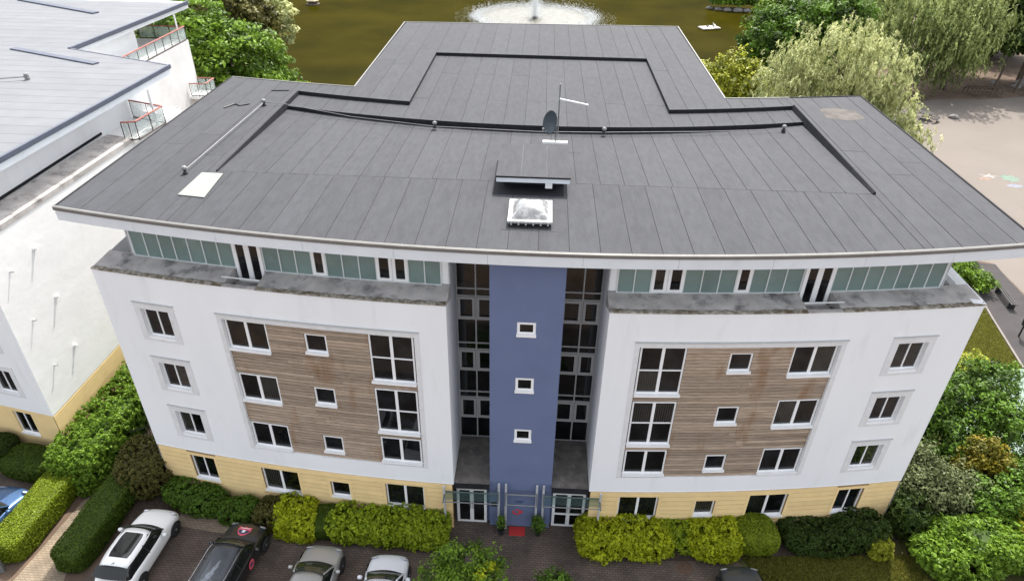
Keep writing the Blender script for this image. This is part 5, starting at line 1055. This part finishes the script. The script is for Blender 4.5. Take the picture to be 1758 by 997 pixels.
# bench and bin on the path
t = empty('path_bench', (31.5, 39.4, .01), R_(-8)); prop(t, 'long dark bench beside the tarmac path', 'bench')
for i in range(3): MB().box(-.22+i*.15, -.10+i*.15, -1.3, 1.3, .43, .47).build('slat', 'wood_dark', t)
for y in (-1.0, 1.0): MB().box(-.2, .2, y-.05, y+.05, 0, .43).build('leg', 'black', t)
t = empty('post_bin', (30.15, 35.3, .01)); prop(t, 'small black bin on a post beside the tarmac path', 'bin')
MB().tube([(0, 0, 0), (0, 0, .95)], .05, 8).build('post', 'black', t); MB().lathe([(.16, .85), (.2, 1.3), (.21, 1.32), (.17, 1.32), (.15, .95), (.01, .94)], (0, 0, 0), 14).build('bucket', 'black', t)
# play hut of woven branches, stones, lone trunks
t = empty('willow_hut', (54.2, 86.2, 0)); prop(t, 'low dark woven play tunnel on the playground edge', 'play tunnel')
for k in range(9):
    x = -2+k*.5; MB().tube([(x, -.7, 0), (x, -.6, .7), (x, 0, 1.15), (x, .6, .7), (x, .7, 0)], .05, 5).build('hoop', 'bark', t)
for y, z in ((-.66, .35), (-.62, .7), (-.3, 1.02), (0, 1.17), (.3, 1.02), (.62, .7)): MB().tube([(-2.1, y, z), (0, y, z+.03), (2.1, y, z)], .05, 5).build('withy', 'bark', t)
def rock(x, y, r, lab, z=0, g='stones'):
    rng = rngn(); mb = MB(); n, m_ = 10, 6; v = []
    for i in range(m_+1):
        for j in range(n):
            a, b_ = math.pi*i/m_-math.pi/2, 2*math.pi*j/n; k = r*(1+rng.uniform(-.18, .18)); v.append((k*math.cos(a)*math.cos(b_), k*.8*math.cos(a)*math.sin(b_), k*.55*math.sin(a)+r*.3))
    mb.add(v, [(i*n+j, i*n+(j+1) % n, (i+1)*n+(j+1) % n, (i+1)*n+j) for i in range(m_) for j in range(n)]); o = mb.build('stone', 'stone'); o.location = (x, y, z); prop(o, lab, 'stone', g)
rock(46.4, 77.1, .55, 'single pale stone alone in the shade on the playground')
for i, (x, y, r) in enumerate([(60.5, 90, .6), (62, 91.5, .8), (63.5, 89.6, .5), (65, 92, .7), (58.5, 91.5, .5), (61.5, 88.6, .45), (66.5, 89.8, .9), (64.2, 87.9, .4)]): rock(x, y, r, ['large pale stone beside the leaning trunk', 'second largest pale stone behind the leaning trunk', 'small pale stone right of the leaning trunk', 'pale stone farthest back under the dark trees', 'small pale stone left of the leaning trunk', 'smallest flat stone in front of the leaning trunk', 'biggest pale stone at the right edge', 'tiny pale stone nearest the playground at right'][i], 0, 'stones under the dark trees')
for i, (x, y, r) in enumerate([(33.2, 140.3, .7), (34.8, 139.6, .8), (36.6, 139.2, .9), (38.4, 139.2, .8), (40.2, 139.6, .9), (31.8, 141.4, .7)]): rock(x, y, r, ['stone second from the left along the islet edge', 'stone third from the left along the islet edge', 'large stone in the middle of the islet edge', 'stone third from the right along the islet edge', 'rightmost stone of the islet edge', 'leftmost stone of the islet edge'][i], -1.1, 'stones of the islet')
for i, (x, y, lean, lab) in enumerate([(56.8, 88.5, .9, 'slanting bare trunk right of the woven tunnel'), (59.3, 88.2, 1.1, 'leaning trunk nearest the right edge')]):
    t = empty('thin_tree', (x, y, 0)); prop(t, lab, 'tree', 'thin trees on the playground edge'); MB().tube([(0, 0, -.05), (lean*.5, .3, 2.5), (lean, .8, 5.5)], .17, 8, .09).build('trunk', 'bark', t)
    rng = rngn(); P, Nn, T = crown_points([(lean, .8, 6.2, 2.2, 2, 1.6)], 5000, .8, rng, 45); leaf_object('crown', P, Nn, .24, T, 'dark', t, rng)

# ---- on the pond
t = empty('fountain', (-1.6, 129, -1.0)); prop(t, 'white spraying fountain in the middle of the pond', 'fountain')
MB().lathe([(.5, -.1), (.5, .12), (.35, .18), (.2, .3), (.06, .45), (.05, .6)], (0, 0, 0), 16).build('nozzle', 'black', t)
rng = rngn()
def droplets(name, P, size):
    N = len(P); base_ = np.array([[1, 0, -.7], [-.5, .87, -.7], [-.5, -.87, -.7], [0, 0, 1.2]]); s = (size*rng.uniform(.5, 1.5, N))[:, None, None]; V = (P[:, None]+base_[None]*s).reshape(-1, 3); k = np.arange(N)[:, None, None]*4; F = (np.array([[0, 2, 1], [0, 1, 3], [1, 2, 3], [2, 0, 3]])[None]+k).reshape(-1, 3)
    me = bpy.data.meshes.new(name); me.from_pydata(V.tolist(), [], F.tolist()); me.materials.append(M['spray']); o = bpy.data.objects.new(name, me); COL.objects.link(o); o.parent = t; o['kind'] = 'stuff'
m, t_, b = new_mat('white_spray'); b.inputs['Base Color'].default_value = (.85, .86, .86, 1); b.inputs['Roughness'].default_value = .3; M['spray'] = m
a = rng.uniform(0, 2*np.pi, 8000); r = rng.normal(10.6, .7, 8000); droplets('falling_ring', np.stack([r*np.cos(a), r*np.sin(a), rng.exponential(.25, 8000)], 1), .05)
n = 1800; a = rng.uniform(0, 2*np.pi, n); s_ = rng.uniform(0, 1, n); droplets('arching_spray', np.stack([10.5*s_*np.cos(a), 10.5*s_*np.sin(a), 14*s_*(1-s_)+.4+rng.normal(0, .25, n)], 1), .028)
n = 3500; a = rng.uniform(0, 2*np.pi, n); q = rng.exponential(.5, n); droplets('centre_jet', np.stack([q*np.cos(a), q*np.sin(a), rng.uniform(.2, 5.5, n)*np.exp(-q*.5)], 1), .05)
n = 2600; a = rng.uniform(0, 2*np.pi, n); r = rng.uniform(9, 14.5, n); droplets('outer_mist', np.stack([r*np.cos(a), r*np.sin(a), rng.exponential(.2, n)], 1), .035)
m, t2, b = new_mat('churned_water'); nz = t2.nodes.new('ShaderNodeTexNoise'); nz.inputs['Scale'].default_value = .8; nz.inputs['Detail'].default_value = 8; rp = t2.nodes.new('ShaderNodeValToRGB'); rp.color_ramp.elements[0].position = .35; rp.color_ramp.elements[0].color = (.034, .031, .012, 1); rp.color_ramp.elements[1].position = .72; rp.color_ramp.elements[1].color = (.095, .092, .068, 1)
tc = t2.nodes.new('ShaderNodeTexCoord'); t2.links.new(tc.outputs['Object'], nz.inputs[0]); t2.links.new(nz.outputs['Fac'], rp.inputs[0]); t2.links.new(rp.outputs[0], b.inputs['Base Color']); b.inputs['Roughness'].default_value = .4; M['churn'] = m
v = [(0, 0, .02)]; n = 60
for k in range(n): a = 2*math.pi*k/n; rr = 10.5+random.Random(k).uniform(-.4, .4); v.append((rr*math.cos(a), rr*math.sin(a), .015))
MB().add(v, [(0, 1+k, 1+(k+1) % n) for k in range(n)]).build('churned_water', 'churn', t)
t = empty('duck_house', (-43.5, 135, -1.0)); prop(t, 'small wooden duck house floating at the upper left of the pond', 'duck house')
M['wood_pale'] = mat('pale_weathered_wood', (.42, .36, .24), .85, var=.2)
MB().lathe([(1.35, -.1), (1.35, .15), (1.1, .2)], (0, 0, 0), 8).build('raft', 'bark', t); MB().lathe([(.85, .2), (.85, .75)], (0, 0, 0), 6).build('wall', 'bark', t); MB().lathe([(1.25, .72), (1.2, .78), (.05, 1.75), (.01, 1.8)], (0, 0, 0), 6).build('roof', 'wood_pale', t)
t = empty('floating_platform', (28.3, 123.8, -1.0), R_(20)); prop(t, 'pale floating platform with birds at the right of the pond', 'raft')
for i in range(6): MB().box(-1.6+i*.55, -1.08+i*.55, -1.0, 1.0, .1, .28).build('plank', M.setdefault('plank', mat('bleached_planks', (.52, .47, .42), .85, var=.15, objvar=.1)), t)
MB().box(-1.6, 1.68, -.9, .9, -.1, .098).build('float', 'bark', t)
for x, y, rz, dk, lab in ((28.0, 123.6, .4, 1, 'dark duck sitting on the left of the floating platform'), (29.0, 124.0, 1.2, 1, 'dark duck in the middle of the floating platform'), (29.3, 124.6, 2.2, 0, 'pale gull standing on the far corner of the floating platform')):
    mb = MB(); pts = [(-.34, 0, .22), (-.2, 0, .2), (0, 0, .2), (.17, 0, .22), (.25, 0, .32), (.27, 0, .42), (.33, 0, .46), (.42, 0, .44)]; rr = [.02, .11, .16, .12, .06, .055, .06, .015]; n = 10; v = []
    for (px, py, pz), q in zip(pts, rr): v += [(px, q*math.cos(2*math.pi*k/n), pz+q*math.sin(2*math.pi*k/n)*.9) for k in range(n)]
    mb.add(v, [(i*n+k, i*n+(k+1) % n, (i+1)*n+(k+1) % n, (i+1)*n+k) for i in range(len(pts)-1) for k in range(n)]+[tuple(range(n)), tuple((len(pts)-1)*n+k for k in range(n))])
    o = mb.build('bird', 'trimblack' if dk else 'white', None, smooth=True); o.location = (x, y, -.73); o.rotation_euler = (0, 0, rz); prop(o, lab, 'bird', 'birds on the floating platform')
    for s in (-1, 1): MB().tube([(.0, s*.05, .1), (.01, s*.05, .0), (.06, s*.05, 0)], .012, 5).build('leg', 'trimblack', o)
